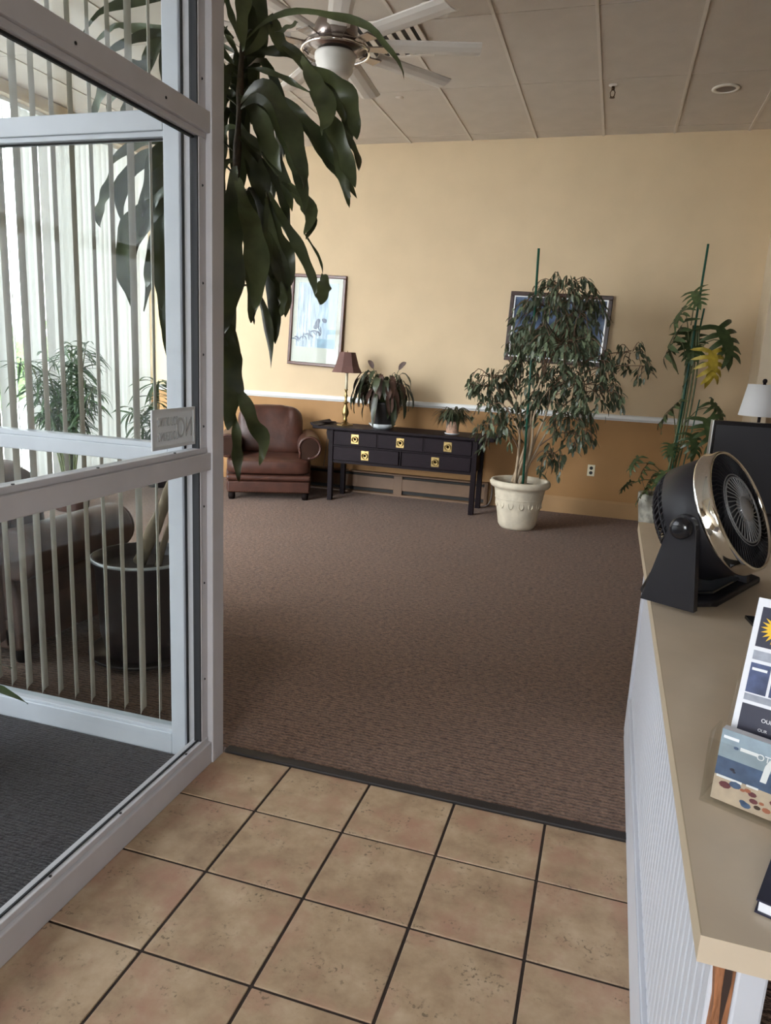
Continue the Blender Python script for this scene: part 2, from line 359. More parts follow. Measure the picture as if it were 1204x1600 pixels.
def leaf_mb(path, w, ref=None, n=12, fold=.12, wave=.05, wide=.5, base=.25, twist=0, mb=None, ruf=0):
    P = crom(path, n); mb = mb or MB(); vs = []; fs = []
    ph = random.uniform(0, 6)
    for i, q in enumerate(P):
        t = i/(n-1); tan = (P[min(i+1, n-1)]-P[max(i-1, 0)])
        tan = tan.normalized() if tan.length > 1e-9 else Vector((0,0,-1))
        rf = Vector(ref) if ref is not None else Vector((0,0,1))
        sd = tan.cross(rf)
        sd = sd.normalized() if sd.length > 1e-4 else tan.orthogonal().normalized()
        nr = sd.cross(tan).normalized()
        if twist:
            a = twist*(t-.3); sd, nr = sd*math.cos(a)+nr*math.sin(a), nr*math.cos(a)-sd*math.sin(a)
        if t < wide: pr = base+(1-base)*math.sin(math.pi/2*t/wide)
        else: pr = max(0.02, math.cos(math.pi/2*((t-wide)/(1-wide))**1.3))
        hw = w*.5*pr*(1+ruf*math.sin(t*19+ph*2))
        wv = math.sin(t*13+ph)*wave*w
        vs += [q-sd*hw+nr*(fold*hw+wv), q-nr*0, q+sd*hw+nr*(fold*hw-wv)]
    for i in range(n-1):
        for j in (0, 1): fs.append((3*i+j, 3*i+j+1, 3*i+j+4, 3*i+j+3))
    mb.add(vs, fs); return mb
def text_mesh(body, size, depth, name, mat):
    cu = bpy.data.curves.new(name, 'FONT'); cu.body = body; cu.size = size; cu.extrude = depth; cu.align_x = 'LEFT'
    o = bpy.data.objects.new(name+'_tmp', cu); COL.objects.link(o)
    dg = bpy.context.evaluated_depsgraph_get(); me = bpy.data.meshes.new_from_object(o.evaluated_get(dg)); me.name = name
    bpy.data.objects.remove(o); me.materials.clear(); me.materials.append(MAT[mat]); return me

# ================================================================== SETTING
CZ = 3.73; FY = 7.85; WX = -5.47; RX = 1.24
# ---- floors
struct(box(WX-.1, 3.3, 2.33, FY+.1, -.1, 0).build('floor', 'carpet'), 'brown loop carpet across the lounge')
tf = struct(box(-1.34, .26, -3.1, 2.30, -.1, -.004).build('floor', 'grout'), 'tan ceramic tile floor with dark grout by the entrance')
TP = .318; g = .0045
tm = {}
def tile_piece(x0, x1, y0, y1):
    key = (round(x1-x0, 3), round(y1-y0, 3))
    if key not in tm:
        w, d = key; tm[key] = MB().box(-w/2, w/2, -d/2, d/2, -.012, 0).mesh('tile', 'tile')
    link('tile', tm[key], tf, ((x0+x1)/2, (y0+y1)/2, random.uniform(-.0004, .0004)), (0, 0, random.choice((0,))), bevel=.002)
X0 = -1.016; Y0 = 2.0036
for i in range(-1, 4):
    for j in range(-1, 9):
        xa = X0+i*TP+g; xb = X0+(i+1)*TP-g
        xb = min(xb, .235)
        ya = Y0-(j+1)*TP+g; yb = (Y0-j*TP-g) if j >= 0 else 2.294
        tile_piece(xa, xb, ya, yb)
struct(box(-1.30, .215, 2.296, 2.338, -.01, .009).build('trim_1', 'strip', bevel=.004), 'black rubber strip between carpet and tile')
struct(box(-3.65, -1.34, -.95, 2.30, -.1, 0).build('floor', 'asphalt'), 'vestibule floor under the entrance mat')
struct(box(.26, 3.3, -3.1, 2.34, -.1, -.002).build('floor', 'carpet'), 'floor behind the reception counter')
# ---- walls
wf = empty_struct('wall_far', 'far wall, pale yellow above the white rail and tan below', (0, FY, 0))
box(WX-.1, 3.3, 0, .12, 1.045, CZ+.1).build('upper_wall', 'wall_up', wf)
box(WX-.1, 3.3, 0, .12, -.1, 1.045).build('lower_wall', 'wall_low', wf)
ch = MB().prism([(0, 1.015), (-.012, 1.015), (-.02, 1.03), (-.032, 1.038), (-.032, 1.066), (-.018, 1.075), (0, 1.078)], WX, RX, 'X')
struct(ch.build('trim_2', 'trim_white', None, (0, FY, 0)), 'white chair rail along the far wall')
bb = MB().prism([(0, 0), (-.018, 0), (-.018, .15), (-.012, .165), (-.006, .175), (0, .175)], -1.18, RX, 'X')
struct(bb.build('baseboard_far', 'base_tan', None, (0, FY, 0)), 'tan baseboard along the far wall')
wr = struct(box(RX, RX+.12, 7.38, FY, 0, CZ).build('wall_right', 'wall_pale'), 'short pale wall end at the right corner')
struct(box(3.2, 3.3, -3.1, FY, 0, CZ).build('wall_office', 'wall_shaded'), 'office wall beyond the counter, shade put into its colour')
struct(box(RX+.02, RX+.12, 3.3, 7.38, 2.85, CZ).build('wall_header', 'wall_shaded'), 'wall above the office opening')
wb_ = MB().box(-1.36, -1.2, -3.2, -3.1, 0, CZ).box(.6, 3.3, -3.2, -3.1, 0, CZ).box(-1.2, .6, -3.2, -3.1, 0, .9).box(-1.2, .6, -3.2, -3.1, 2.6, CZ)
struct(wb_.build('wall_back', 'wall_pale'), 'wall behind the viewer, opened for an added window')
w4 = empty_struct('fill_window', 'unseen window added behind the viewer for frontal daylight', (-.3, -3.15, .9))  # added out of view to light the post and counter from the front
for a_, b_, c_, d_ in ((-.9, .9, 0, .06), (-.9, .9, 1.64, 1.7), (-.9, -.84, .06, 1.64), (.84, .9, .06, 1.64), (-.025, .025, .06, 1.64)): box(a_, b_, -.04, .04, c_, d_).build('window_frame', 'alu2', w4)
for a_, b_ in ((-.84, -.025), (.025, .84)): box(a_, b_, -.003, .003, .06, 1.64).build('glass_pane', 'glass', w4)
struct(box(-6, 8, -20, -3.3, -.3, -.12).build('ground', 'asphalt'), 'pale paving behind the building')
struct(box(-1.40, -1.30, -3.1, -.95, 0, CZ).build('wall_entry', 'wall_pale'), 'entry side wall behind the viewer')
struct(box(-3.7, -1.40, -1.05, -.95, 0, CZ).build('wall_vestibule', 'wall_pale'), 'end wall of the vestibule')
struct(box(-.06+WX, WX, 2.2, FY, -.1, .12).build('wall_left', 'base_tan'), 'low wall under the lounge windows')
# ---- ceiling with panels and bars
ce = MB().box(WX-.1, 3.3, 2.2, FY+.1, CZ+.012, CZ+.15); ce.box(-3.75, 3.3, -3.2, 2.2, CZ+.012, CZ+.15)
ceil = struct(ce.build('ceiling', 'ceilgap'), 'suspended ceiling of off white panels')
gx = [-.99+.643*k for k in range(-7, 7)]; gy = [5.17+1.24*k for k in range(-6, 3)]
gx = [max(WX, v) for v in gx if v > WX-.6]
pm = {}
for a in range(len(gx)-1):
    for c in range(len(gy)):
        ya = gy[c]; yb = min(ya+1.24, FY)
        if ya < -3 or yb-ya < .05 or (gx[a] < -3.7 and ya < 2.1): continue
        w = round(gx[a+1]-gx[a]-.012, 3); d = round(yb-ya-.008, 3)
        if (w, d) not in pm: pm[(w, d)] = MB().box(-w/2, w/2, -d/2, d/2, 0, .012).mesh('ceiling_panel', 'ceil')
        link('ceiling_panel', pm[(w, d)], ceil, ((gx[a]+gx[a+1])/2, (ya+yb)/2, CZ+random.uniform(0, .0015)))
for v in gx: box(v-.011, v+.011, -3, FY, CZ-.006, CZ+.004).build('grid_bar', 'ceilbar', ceil)
# ---- near glass partition (plane X = -1.33), one post at the corner
w1 = empty_struct('window_1', 'near glass partition in a white aluminium frame, beside the tiles', (-1.33, 2.25, 0))
def wbox(par, x0, x1, y0, y1, z0, z1, nm, mt, bev=.002):
    l = par.location
    return box(x0-l.x, x1-l.x, y0-l.y, y1-l.y, z0-l.z, z1-l.z).build(nm, mt, par, bevel=bev)
wbox(w1, -1.362, -1.300, 2.212, 2.290, 0, CZ, 'post', 'alu', .003)
wbox(w1, -1.352, -1.322, 2.170, 2.212, .1, CZ, 'jamb', 'alu')
wbox(w1, -1.350, -1.324, 2.163, 2.170, .1, CZ, 'gasket', 'gasket', 0)
YN = -.94
sill = wbox(w1, -1.365, -1.305, YN, 2.212, 0, .088, 'sill', 'alu', .004)
wbox(w1, -1.362, -1.318, YN, 2.205, .088, .108, 'glazing_bead', 'alu')
wbox(w1, -1.340, -1.334, YN, 2.20, .108, .113, 'gasket', 'gasket', 0)
wbox(w1, -1.365, -1.305, YN, 2.212, 1.128, 1.188, 'mid_rail', 'alu', .003)
wbox(w1, -1.360, -1.318, YN, 2.205, 1.188, 1.206, 'glazing_bead', 'alu')
wbox(w1, -1.365, -1.305, YN, 2.212, 2.208, 2.272, 'top_rail', 'alu', .003)
wbox(w1, -1.360, -1.318, YN, 2.205, 2.190, 2.208, 'glazing_bead', 'alu')
wbox(w1, -1.345, -1.335, YN, 2.205, 2.183, 2.190, 'gasket', 'gasket', 0)
wbox(w1, -1.365, -1.305, YN, YN+.06, 0, CZ, 'post', 'alu', .003)
for z0, z1 in ((.108, 1.128), (1.206, 2.19), (2.272, CZ)):
    wbox(w1, -1.340, -1.334, YN+.06, 2.17, z0, z1, 'glass_pane', 'glass', 0)
scr = MB().lathe([(0, -.0015), (.0042, -.0015), (.0042, .0015), (0, .0015)], 10).mesh('screw', 'screw')
for z in (.35, .72, 1.0, 1.28, 1.52, 1.75, 2.05, 2.36, 2.6): link('screw', scr, w1, (-.018, -.0385, z), (R(90), 0, 0)).location = (.008, -.06, z)
for z in (.3, .66, .95, 1.36, 1.62, 2.1, 2.45): link('screw', scr, w1, (-.026, -.0385, z), (R(90), 0, 0))
for yy in (-.18, -.55, -.85): link('screw', scr, w1, (.004, yy, .1085)); link('screw', scr, w1, (.006, yy-.05, 1.207)); link('screw', scr, w1, (.025, yy-.1, 2.235), (0, R(90), 0))
# ---- second glass wall between vestibule and lounge (plane Y = 2.24)
w2 = empty_struct('window_2', 'glass wall between the vestibule and the lounge, pale aluminium frame', (-1.40, 2.24, 0))
wbox(w2, -1.405, -1.362, 2.215, 2.27, 0, CZ, 'jamb', 'alu')
wbox(w2, -1.412, -1.405, 2.212, 2.26, 0, CZ, 'gasket', 'gasket', 0)
for xa, xb in ((-1.472, -1.412), (-2.70, -2.62), (-3.72, -3.60), (-5.46, -5.38)):
    wbox(w2, xa, xb, 2.20, 2.27, 0, CZ, 'stile', 'alu2', .003)
bays = ((-2.62, -1.472), (-3.60, -2.70), (-5.38, -3.72))
for xa, xb in bays:
    wbox(w2, xa, xb, 2.20, 2.27, 0, .092, 'bottom_rail', 'alu2', .003)
    wbox(w2, xa, xb, 2.208, 2.262, .092, .104, 'glazing_bead', 'alu2')
    wbox(w2, xa, xb, 2.20, 2.27, 1.135, 1.188, 'mid_rail', 'alu2', .003)
    wbox(w2, xa, xb, 2.208, 2.262, 1.188, 1.206, 'glazing_bead', 'alu2')
    wbox(w2, xa, xb, 2.20, 2.27, 2.222, 2.285, 'top_rail', 'alu2', .003)
    wbox(w2, xa, xb, 2.208, 2.262, 2.205, 2.222, 'glazing_bead', 'alu2')
    wbox(w2, xa, xb, 2.226, 2.233, 2.200, 2.205, 'gasket', 'gasket', 0)
    for z0, z1 in ((.104, 1.135), (1.206, 2.205), (2.285, CZ)):
        wbox(w2, xa, xb, 2.232, 2.238, z0, z1, 'glass_pane', 'glass', 0)
# ---- entrance glass (exterior side of the vestibule)
d1 = empty_struct('door_1', 'glass entrance doors of the vestibule', (-3.66, .7, 0))
for ya, yb in ((-.95, -.87), (.06, .14), (1.06, 1.14), (2.12, 2.20)): wbox(d1, -3.70, -3.62, ya, yb, 0, CZ, 'stile', 'alu2')
for ya, yb in ((-.87, .06), (.14, 1.06), (1.14, 2.12)):
    wbox(d1, -3.70, -3.62, ya, yb, 0, .12, 'bottom_rail', 'alu2'); wbox(d1, -3.70, -3.62, ya, yb, 2.2, 2.28, 'top_rail', 'alu2')
    wbox(d1, -3.663, -3.657, ya, yb, .12, 2.2, 'glass_pane', 'glass_dimming', 0); wbox(d1, -3.663, -3.657, ya, yb, 2.28, CZ, 'glass_pane', 'glass_dimming', 0)
# ---- lounge windows on the left
w3 = empty_struct('window_3', 'tall lounge windows behind the white vertical blinds', (WX, 5, .25))
ys = [2.28, 3.62, 4.96, 6.30, 7.74]
for v in ys: wbox(w3, WX-.06, WX, v-.035, v+.035, .12, CZ, 'mullion', 'alu2')
for a in range(4):
    wbox(w3, WX-.06, WX, ys[a]+.035, ys[a+1]-.035, .12, .19, 'sill_rail', 'alu2'); wbox(w3, WX-.06, WX, ys[a]+.035, ys[a+1]-.035, 3.6, CZ, 'head_rail', 'alu2')
    wbox(w3, WX-.035, WX-.029, ys[a]+.035, ys[a+1]-.035, .19, 3.6, 'glass_pane', 'glass', 0)
wbox(w3, WX-.06, WX, 7.775, FY, .12, CZ, 'jamb', 'wall_up', 0)
struct(box(WX, -5.29, 2.30, FY, 3.615, CZ-.004).build('trim_3', 'wall_pale', bevel=.004), 'boxed valance above the lounge windows')
# ---- outdoors
struct(box(-60, WX-.1, -40, 60, -.3, -.12).build('ground', 'asphalt'), 'pale paving outside the windows')
struct(box(WX-.1, -3.7, -12, 2.15, -.3, -.12).build('ground', 'asphalt'), 'pale paving before the entrance')
def shrub(loc, r, h, label):
    bm = bmesh.new(); bmesh.ops.create_icosphere(bm, subdivisions=4, radius=1)
    for v in bm.verts:
        k = 1+random.uniform(-.16, .16); v.co = Vector((v.co.x*r*k, v.co.y*r*k, (v.co.z*.5+.5)*h*k))
    me = bpy.data.meshes.new('foliage'); bm.to_mesh(me); bm.free(); me.materials.append(MAT['hedge'])
    t = thing('shrub', loc, label, 'shrub'); link('foliage', me, t, (0, 0, .15)); MB().tube([(0, 0, 0), (.02, 0, .4)], .05).build('stem', 'bark_dk', t)
shrub((-11.5, 10.6, -.12), 1.2, 1.9, 'round green shrub outside, seen between the blind slats')
shrub((-12.6, 16.5, -.12), 1.6, 2.3, 'larger green shrub outside, farthest along the paving')

# ================================================================== BLINDS
def slat_mesh(w, h, mt, curve=.012):
    vs = []; fs = []; n = 5
    for z in (0, h):
        for i in range(n):
            t = i/(n-1)-.5; vs.append((t*w, curve*(1-4*t*t), z))
    for i in range(n-1): fs.append((i, i+1, n+i+1, n+i))
    mb = MB().add(vs, fs); me = mb.mesh('slat', mt, True); return me
vb = thing('vertical_blind', (WX+.09, 5, 3.615), 'white vertical blind covering the lounge windows', 'blind')
box(-.02, .02, -2.68, 2.80, -.035, -.001).build('headrail', 'trim_white', vb)
sm = slat_mesh(.089, 3.42, 'slat')
yv = 2.42; k = 0
while yv < 7.72:
    a = R(90)-R(random.gauss(24, 4))
    if 4.2 < yv < 6.1 and random.random() < .35: a = R(90)+R(random.uniform(15, 40))
    if not (5.62 < yv < 5.74):
        link('slat', sm, vb, (0, yv-5, -3.456), (0, 0, a)); 
    yv += .078; k += 1
vb2 = thing('vertical_blind', (-1.40, 2.36, 3.66), 'cream vertical blind turned edge-on behind the vestibule glass', 'blind')
box(-1.4, .06, -.02, .02, 0, .05).build('headrail', 'trim_white', vb2)
sm2 = slat_mesh(.089, 3.60, 'slat2', .006)
xv = -1.545; k = 0
while xv > -2.75:
    d = R(29)+R(random.gauss(0, 1.5))
    if k == 2: d = R(20)
    link('slat', sm2, vb2, (xv+1.40, 0, -3.60), (0, 0, R(90)+d)); xv -= .0825; k += 1
# no-soliciting plate on the near glass
sg = thing('notice_sign', (-1.326, 2.025, 1.225), 'small grey notice plate stuck to the glass, lettering seen from behind', 'sign')
box(-.003, .001, -.125, .115, 0, .125).build('plate', 'sign_plate', sg, bevel=.001)
fr = MB(); fr.box(.001, .003, -.125, .115, 0, .010); fr.box(.001, .003, -.125, .115, .115, .125); fr.box(.001, .003, -.125, -.115, .01, .115); fr.box(.001, .003, .105, .115, .01, .115)
fr.build('raised_border', 'sign_plate', sg)
def sign_text(body, size, y, z, sx):
    me = text_mesh(body, size, .0028, 'lettering', 'sign_text')
    # reads correctly from the vestibule (looking towards +X): text runs towards -Y
    o = link('lettering', me, sg); o.matrix_local = Matrix(((0, 0, -1, 0), (-sx, 0, 0, y), (0, 1, 0, z), (0, 0, 0, 1)))
sign_text('NO', .092, .098, .030, .62)
sign_text('SOLICITING', .040, .014, .072, .52)
sign_text('LOITERING', .040, .014, .026, .55)

# ================================================================== FURNITURE
def puffy(sx, sy, sz, e=.35, nu=28, nv=16, fn=None):
    # superellipsoid cushion centred at origin
    vs = []; fs = []
    sg = lambda v, p: math.copysign(abs(v)**p, v)
    for j in range(nv+1):
        b = -math.pi/2+math.pi*j/nv
        for i in range(nu):
            a = 2*math.pi*i/nu
            q = Vector((sg(math.cos(b), e)*sg(math.cos(a), e)*sx, sg(math.cos(b), e)*sg(math.sin(a), e)*sy, sg(math.sin(b), e)*sz))
            if fn: q = fn(q)
            vs.append(q)
    for j in range(nv):
        for i in range(nu):
            k = (i+1) % nu; fs.append((j*nu+i, j*nu+k, (j+1)*nu+k, (j+1)*nu+i))
    return MB().add(vs, fs)
def armchair(loc, rz, label, mt, group):
    t = thing('armchair', loc, label, 'armchair', rz, group)
    # front faces -Y; overall 1.04 wide, .90 deep
    box(-.43, .43, -.42, .40, .075, .20).build('base_panel', mt, t, bevel=.018, seg=3)
    box(-.44, .44, -.435, .40, .205, .268).build('front_rail', mt, t, bevel=.026, seg=4)
    nh = MB()
    for k in range(33):
        x = -.42+.84*k/32; nh.add([(x-.005, -.4225, .088), (x, -.428, .088), (x+.005, -.4225, .088), (x, -.4225, .093), (x, -.4225, .083)], [(0, 1, 3), (1, 2, 3), (0, 4, 1), (1, 4, 2)])
    nh.build('nailhead_trim', 'brass_dk', t)
    def dome(q):
        if q.z > 0: q.z += .018*(1-(q.x/.46)**2)*(1-min(1, (q.y/.45)**2))
        return q
    c = puffy(.445, .41, .085, .30, 36, 18, dome); c.build('seat_cushion', mt, t, (0, -.035, .352), smooth=True)
    def back(q):
        q.z += .03*(1-(q.x/.40)**2)
        cr = .012*math.sin(q.x*42)*max(0, q.z/.3)+.03*math.exp(-(q.x/.035)**2)*max(0, .6-abs(q.z))
        if q.y < 0: q.y += cr
        return q
    bk = puffy(.36, .14, .275, .42, 56, 24, back); bk.build('back_cushion', mt, t, (0, .20, .655), (R(-9), 0, 0), smooth=True)
    box(-.36, .36, .30, .44, .1, .86).build('back_frame', mt, t, bevel=.06, seg=4)
    for s in (-1, 1):
        # rolled arm: profile in x,z extruded along y, scroll outward
        prof = []
        for k in range(21):
            a = R(205-k*(205+100)/20); prof.append((s*(.425+.128*math.cos(a)), .555+.128*math.sin(a)))
        prof += [(s*.445, .30), (s*.445, .08), (s*.34, .08), (s*.32, .46)]
        if s < 0: prof = prof[::-1]
        arm = MB().prism(prof, -.33, .40).build('arm', mt, t, bevel=.02, seg=3)
        pan = []
        for k in range(21):
            a = R(205-k*(205+100)/20); pan.append((s*(.425+.092*math.cos(a)), .555+.092*math.sin(a)))
        pan += [(s*.42, .425), (s*.345, .425)]
        if s < 0: pan = pan[::-1]
        MB().prism(pan, -.336, -.325).build('scroll_panel', 'leather_dark', arm)
        pth = [(s*(.425+.112*math.cos(R(205-k*305/24))), -.333, .555+.112*math.sin(R(205-k*305/24))) for k in range(25)]
        MB().tube([(s*.322, -.333, .42)]+pth, .014).build('piping', mt, arm, smooth=True)
        for y in (-.37, .33): MB().lathe([(.030, 0), (.038, .03), (.036, .078)], 14, s*.385, y).build('foot', 'foot', t, smooth=True)
    return t
armchair((-3.53, 7.22, 0), R(25), 'brown leather armchair with rolled arms against the far wall', 'leather', 'rolled-arm armchairs')
armchair((-3.00, 3.00, 0), R(180), 'taupe brown armchair behind the vestibule glass, back to the entrance', 'leather2', 'rolled-arm armchairs')

# ---- console table with five drawers
ct = thing('console_table', (-2.03, 7.43, 0), 'dark wooden console table with five brass-handled drawers on the far wall', 'console table')
Wd = .775; fy = -.24; by = .20
top = MB().box(-.97, .97, fy-.05, by+.04, .765, .795)
top.build('top', 'ebony', ct, bevel=.006)
for s in (-1, 1):
    MB().prism([(s*.90, .795), (s*.98, .795), (s*1.0, .825), (s*.985, .828), (s*.955, .806), (s*.90, .802)][::s], fy-.05, by+.04).build('everted_end', 'ebony', ct)
    MB().prism([(s*.78, .765), (s*.83, .765), (s*.835, .72), (s*.82, .66), (s*.80, .64), (s*.785, .66)][::s], fy+.02, fy+.05).build('spandrel', 'ebony', ct)
for sx in (-1, 1):
    for y in (fy, by-.05): box(sx*Wd-.026 if sx > 0 else -Wd-.026, sx*Wd+.026, y, y+.052, 0, .765).build('leg', 'ebony', ct, bevel=.004)
box(-Wd, Wd, fy+.02, by-.01, .43, .765).build('drawer_case', 'ebony', ct)
box(-Wd, Wd, fy+.012, fy+.02, .41, .435).build('apron', 'ebony', ct)
box(-Wd, Wd, fy+.004, fy+.02, .588, .600).build('rail', 'ebony', ct)
def bail(par, x, z):
    pl = box(x-.042, x+.042, fy-.006, fy-.001, z-.05, z+.05).build('handle_plate', 'brass', par, bevel=.002)
    ring = [(x+.030*math.cos(a), fy-.014-.004*math.sin(a), z-.002+.029*math.sin(a)) for a in [R(150+q*15) for q in range(25)]]
    MB().tube(ring, .0055).build('handle', 'brass', par, smooth=True)
    MB().lathe([(.0, -.004), (.012, -.004), (.015, 0)], 16).build('boss', 'brass', par, (x, fy-.006, z), (R(90), 0, 0), smooth=True)
def drawer(x0, x1, z0, z1, hx):
    d = box(x0+.008, x1-.008, fy, fy+.03, z0+.006, z1-.006).build('drawer', 'ebony2', ct, bevel=.004)
    bail(d, hx, (z0+z1)/2)
e3 = [-.749, -.255, .243, .749]
for k in range(3): drawer(e3[k], e3[k+1], .600, .757, (e3[k]+e3[k+1])/2)
drawer(-.749, -.01, .437, .590, -.385); drawer(.01, .749, .437, .590, .375)
for x in (-.255, .243): box(x-.006, x+.006, fy+.004, fy+.02, .60, .757).build('divider', 'ebony', ct)
box(-.006, .006, fy+.004, fy+.02, .437, .59).build('divider', 'ebony', ct)
# dark shallow tray at the left end of the console
tr = thing('tray', (-2.92, 7.43, .8085), 'flat dark tray on the left end of the console table', 'tray')
MB().lathe([(.0, 0), (.05, 0), (.075, .012), (.072, .014), (.046, .005), (0, .005)], 24).build('dish', 'ebony', tr, smooth=True)

# ---- brass table lamp
tl = thing('table_lamp', (-2.735, 7.42, .7955), 'brass candlestick table lamp with mauve shade on the console table', 'lamp')
bs = MB(); bs.lathe([(.095, 0), (.092, .010), (.075, .016), (.050, .024), (.030, .034), (.018, .045)], 8); bs.build('base', 'brass_dk', tl)
MB().lathe([(.018, .045), (.026, .06), (.017, .075), (.034, .115), (.038, .14), (.028, .18), (.018, .21), (.016, .235), (.034, .243), (.034, .250), (.014, .258), (.013, .30), (.022, .315), (.013, .33), (.012, .37), (.020, .378), (.020, .386)], 20).build('turned_stem', 'brass', tl, smooth=True)
MB().lathe([(.015, .386), (.015, .57), (.010, .58)], 16).build('candle_sleeve', 'ivory', tl, smooth=True)
MB().lathe([(.022, .555), (.024, .575), (.012, .60)], 12).build('socket', 'brass_dk', tl)
sh = MB(); vs = []; n = 8
sh.lathe([(.172, .562), (.135, .63), (.090, .775), (.087, .775), (.132, .63), (.168, .564)], 8, cap=False)
sh.build('shade', 'shade_mauve', tl)
ht = MB()
for k in range(3): a = k*2.094; ht.tube([(0, 0, .745), (.083*math.cos(a), .083*math.sin(a), .758)], .003, 6)
ht.tube([(0, 0, .6), (0, 0, .79)], .004, 6); ht.build('harp', 'brass_dk', tl)

# ---- cords by the console
def cord(pts, r, label, nm='power_cord'):
    o = MB().tube(crom(pts, 40), r, 6).build(nm, 'cord', smooth=True); tag(o, label, 'cord'); return o
cord([(-3.06, 7.80, .74), (-3.06, 7.74, .62), (-3.065, 7.72, .5), (-3.08, 7.72, .36), (-3.10, 7.745, .265)], .004, 'thin lamp cord hanging on the wall between armchair and console table')
cord([(-1.17, 7.79, .30), (-1.13, 7.72, .2), (-1.14, 7.68, .06), (-1.20, 7.64, .012), (-1.28, 7.68, .01), (-1.3, 7.72, .02)], .006, 'grey cord looped on the carpet behind the console leg')

# ---- baseboard heater
bh = thing('baseboard_heater', (-2.2, 7.77, 0), 'long brown baseboard heater low on the far wall behind the console', 'heater')
box(-1.75, 1.0, .045, .078, .02, .25).build('back_plate', 'heater', bh)
box(-1.75, 1.0, -.012, .078, .235, .252).build('top_cover', 'heater', bh, bevel=.004)
box(-1.75, -.02, -.01, .002, .07, .205).build('front_cover', 'heater', bh, bevel=.004)
box(.02, 1.0, -.01, .002, .07, .205).build('front_cover', 'heater', bh, bevel=.004)
box(-.05, .05, -.014, .003, .02, .235).build('joint_cover', 'heater', bh, bevel=.003)
box(-1.75, 1.0, .01, .04, .03, .225).build('fins', 'dark', bh)
box(-1.75, 1.0, -.012, .0, .0, .022).build('bottom_rail', 'heater', bh)
for x in (-1.75, 1.0): box(x-.02, x+.02, -.014, .078, 0, .255).build('end_cap', 'heater', bh, bevel=.004)

# ---- framed pictures
def picture(cx, cz, w, h, roll, fw, fmat, label, matw, art, lip=None, matbot=None):
    t = thing('framed_picture', (cx, FY-.014, cz), label, 'picture'); t.rotation_euler = (R(-1.5), R(roll), 0)
    def mitre(a, b, nrm):
        pass
    d = .03
    for (x0, x1, z0, z1) in ((-w/2, w/2, h/2-fw, h/2), (-w/2, w/2, -h/2, -h/2+fw), (-w/2, -w/2+fw, -h/2+fw, h/2-fw), (w/2-fw, w/2, -h/2+fw, h/2-fw)):
        box(x0, x1, -d, 0, z0, z1).build('frame_rail', fmat, t, bevel=.006)
    iw = w/2-fw; ih = h/2-fw
    if lip:
        for (x0, x1, z0, z1) in ((-iw, iw, ih-.012, ih), (-iw, iw, -ih, -ih+.012), (-iw, -iw+.012, -ih+.012, ih-.012), (iw-.012, iw, -ih+.012, ih-.012)):
            box(x0, x1, -d+.006, -d+.012, z0, z1).build('inner_lip', lip, t)
    box(-iw, iw, -.010, -.004, -ih, ih).build('mat_board', 'mat_board', t)
    mb_ = matbot if matbot is not None else matw
    p = box(-iw+matw, iw-matw, -.012, -.010, -ih+mb_, ih-matw).build('print', art, t)
    box(-iw, iw, -.019, -.016, -ih, ih).build('glass', 'glass', t)
    return t, p, iw-matw, -ih+mb_, ih-matw
t, pr, hw, zb, zt = picture(-3.27, 1.90, .655, 1.0, 1.8, .035, 'frame_mah', 'tall mahogany-framed pale blue watercolour print above the brass lamp', .055, 'art1', None, .17)
box(.02, hw-.002, -.0128, -.012, zb+.003, zb+.10).build('pond_shape', 'art_pond', pr)
for k in range(16):
    a = random.uniform(.2, 2.9); L = random.uniform(.06, .15); bx = random.uniform(-.2, .1); bz = zb+.05+max(0, bx+.1)*.6+random.uniform(0, .04)
    pts = [Vector((bx, 0, bz)), Vector((bx+L*.5*math.cos(a), 0, bz+L*.5*math.sin(a)+.015)), Vector((min(hw, bx+L*math.cos(a)), 0, bz+L*.6*math.sin(a)))]
    leaf_mb(pts, .014, (0, 1, 0), 7, fold=0, wave=0).build('frond_shape', 'art_ink', pr, (0, -.0126, 0))
for k in range(7):
    x = random.uniform(-.02, .13); z = zb+random.uniform(.10, .33); r = random.uniform(.012, .03)
    MB().lathe([(0, 0), (r, 0), (r*.9, .0004), (0, .0006)], 12).build('tree_shape', 'art_ink', pr, (x, -.0124, z), (R(90), 0, 0))
t, pr, hw, zb, zt = picture(-.61, 1.905, 1.02, .70, 1.6, .042, 'frame_dk', 'wide dark-framed mountain print behind the ficus', .0, 'art2', 'silver')
mt_ = MB(); mt_.prism([(-.45, zb+.02), (-.45, zb+.22), (-.3, zb+.34), (-.16, zb+.26), (.0, zb+.42), (.15, zb+.30), (.28, zb+.36), (.44, zb+.2), (.44, zb+.02)], -.0005, .0005)
mt_.build('mountain_shape', 'leaf_fic', pr, (0, -.0127, 0))

# ---- wall outlet
oo = thing('wall_outlet', (-.128, FY, .48), 'ivory wall outlet on the tan wall right of the ficus pot', 'outlet')
box(-.037, .037, -.007, 0, -.06, .06).build('cover_plate', 'ivory', oo, bevel=.003)
for z in (.025, -.025): MB().lathe([(0, 0), (.018, 0), (.018, .003), (0, .003)], 16).build('socket', 'dark', oo, (0, -.0068, z), (R(90), 0, 0))

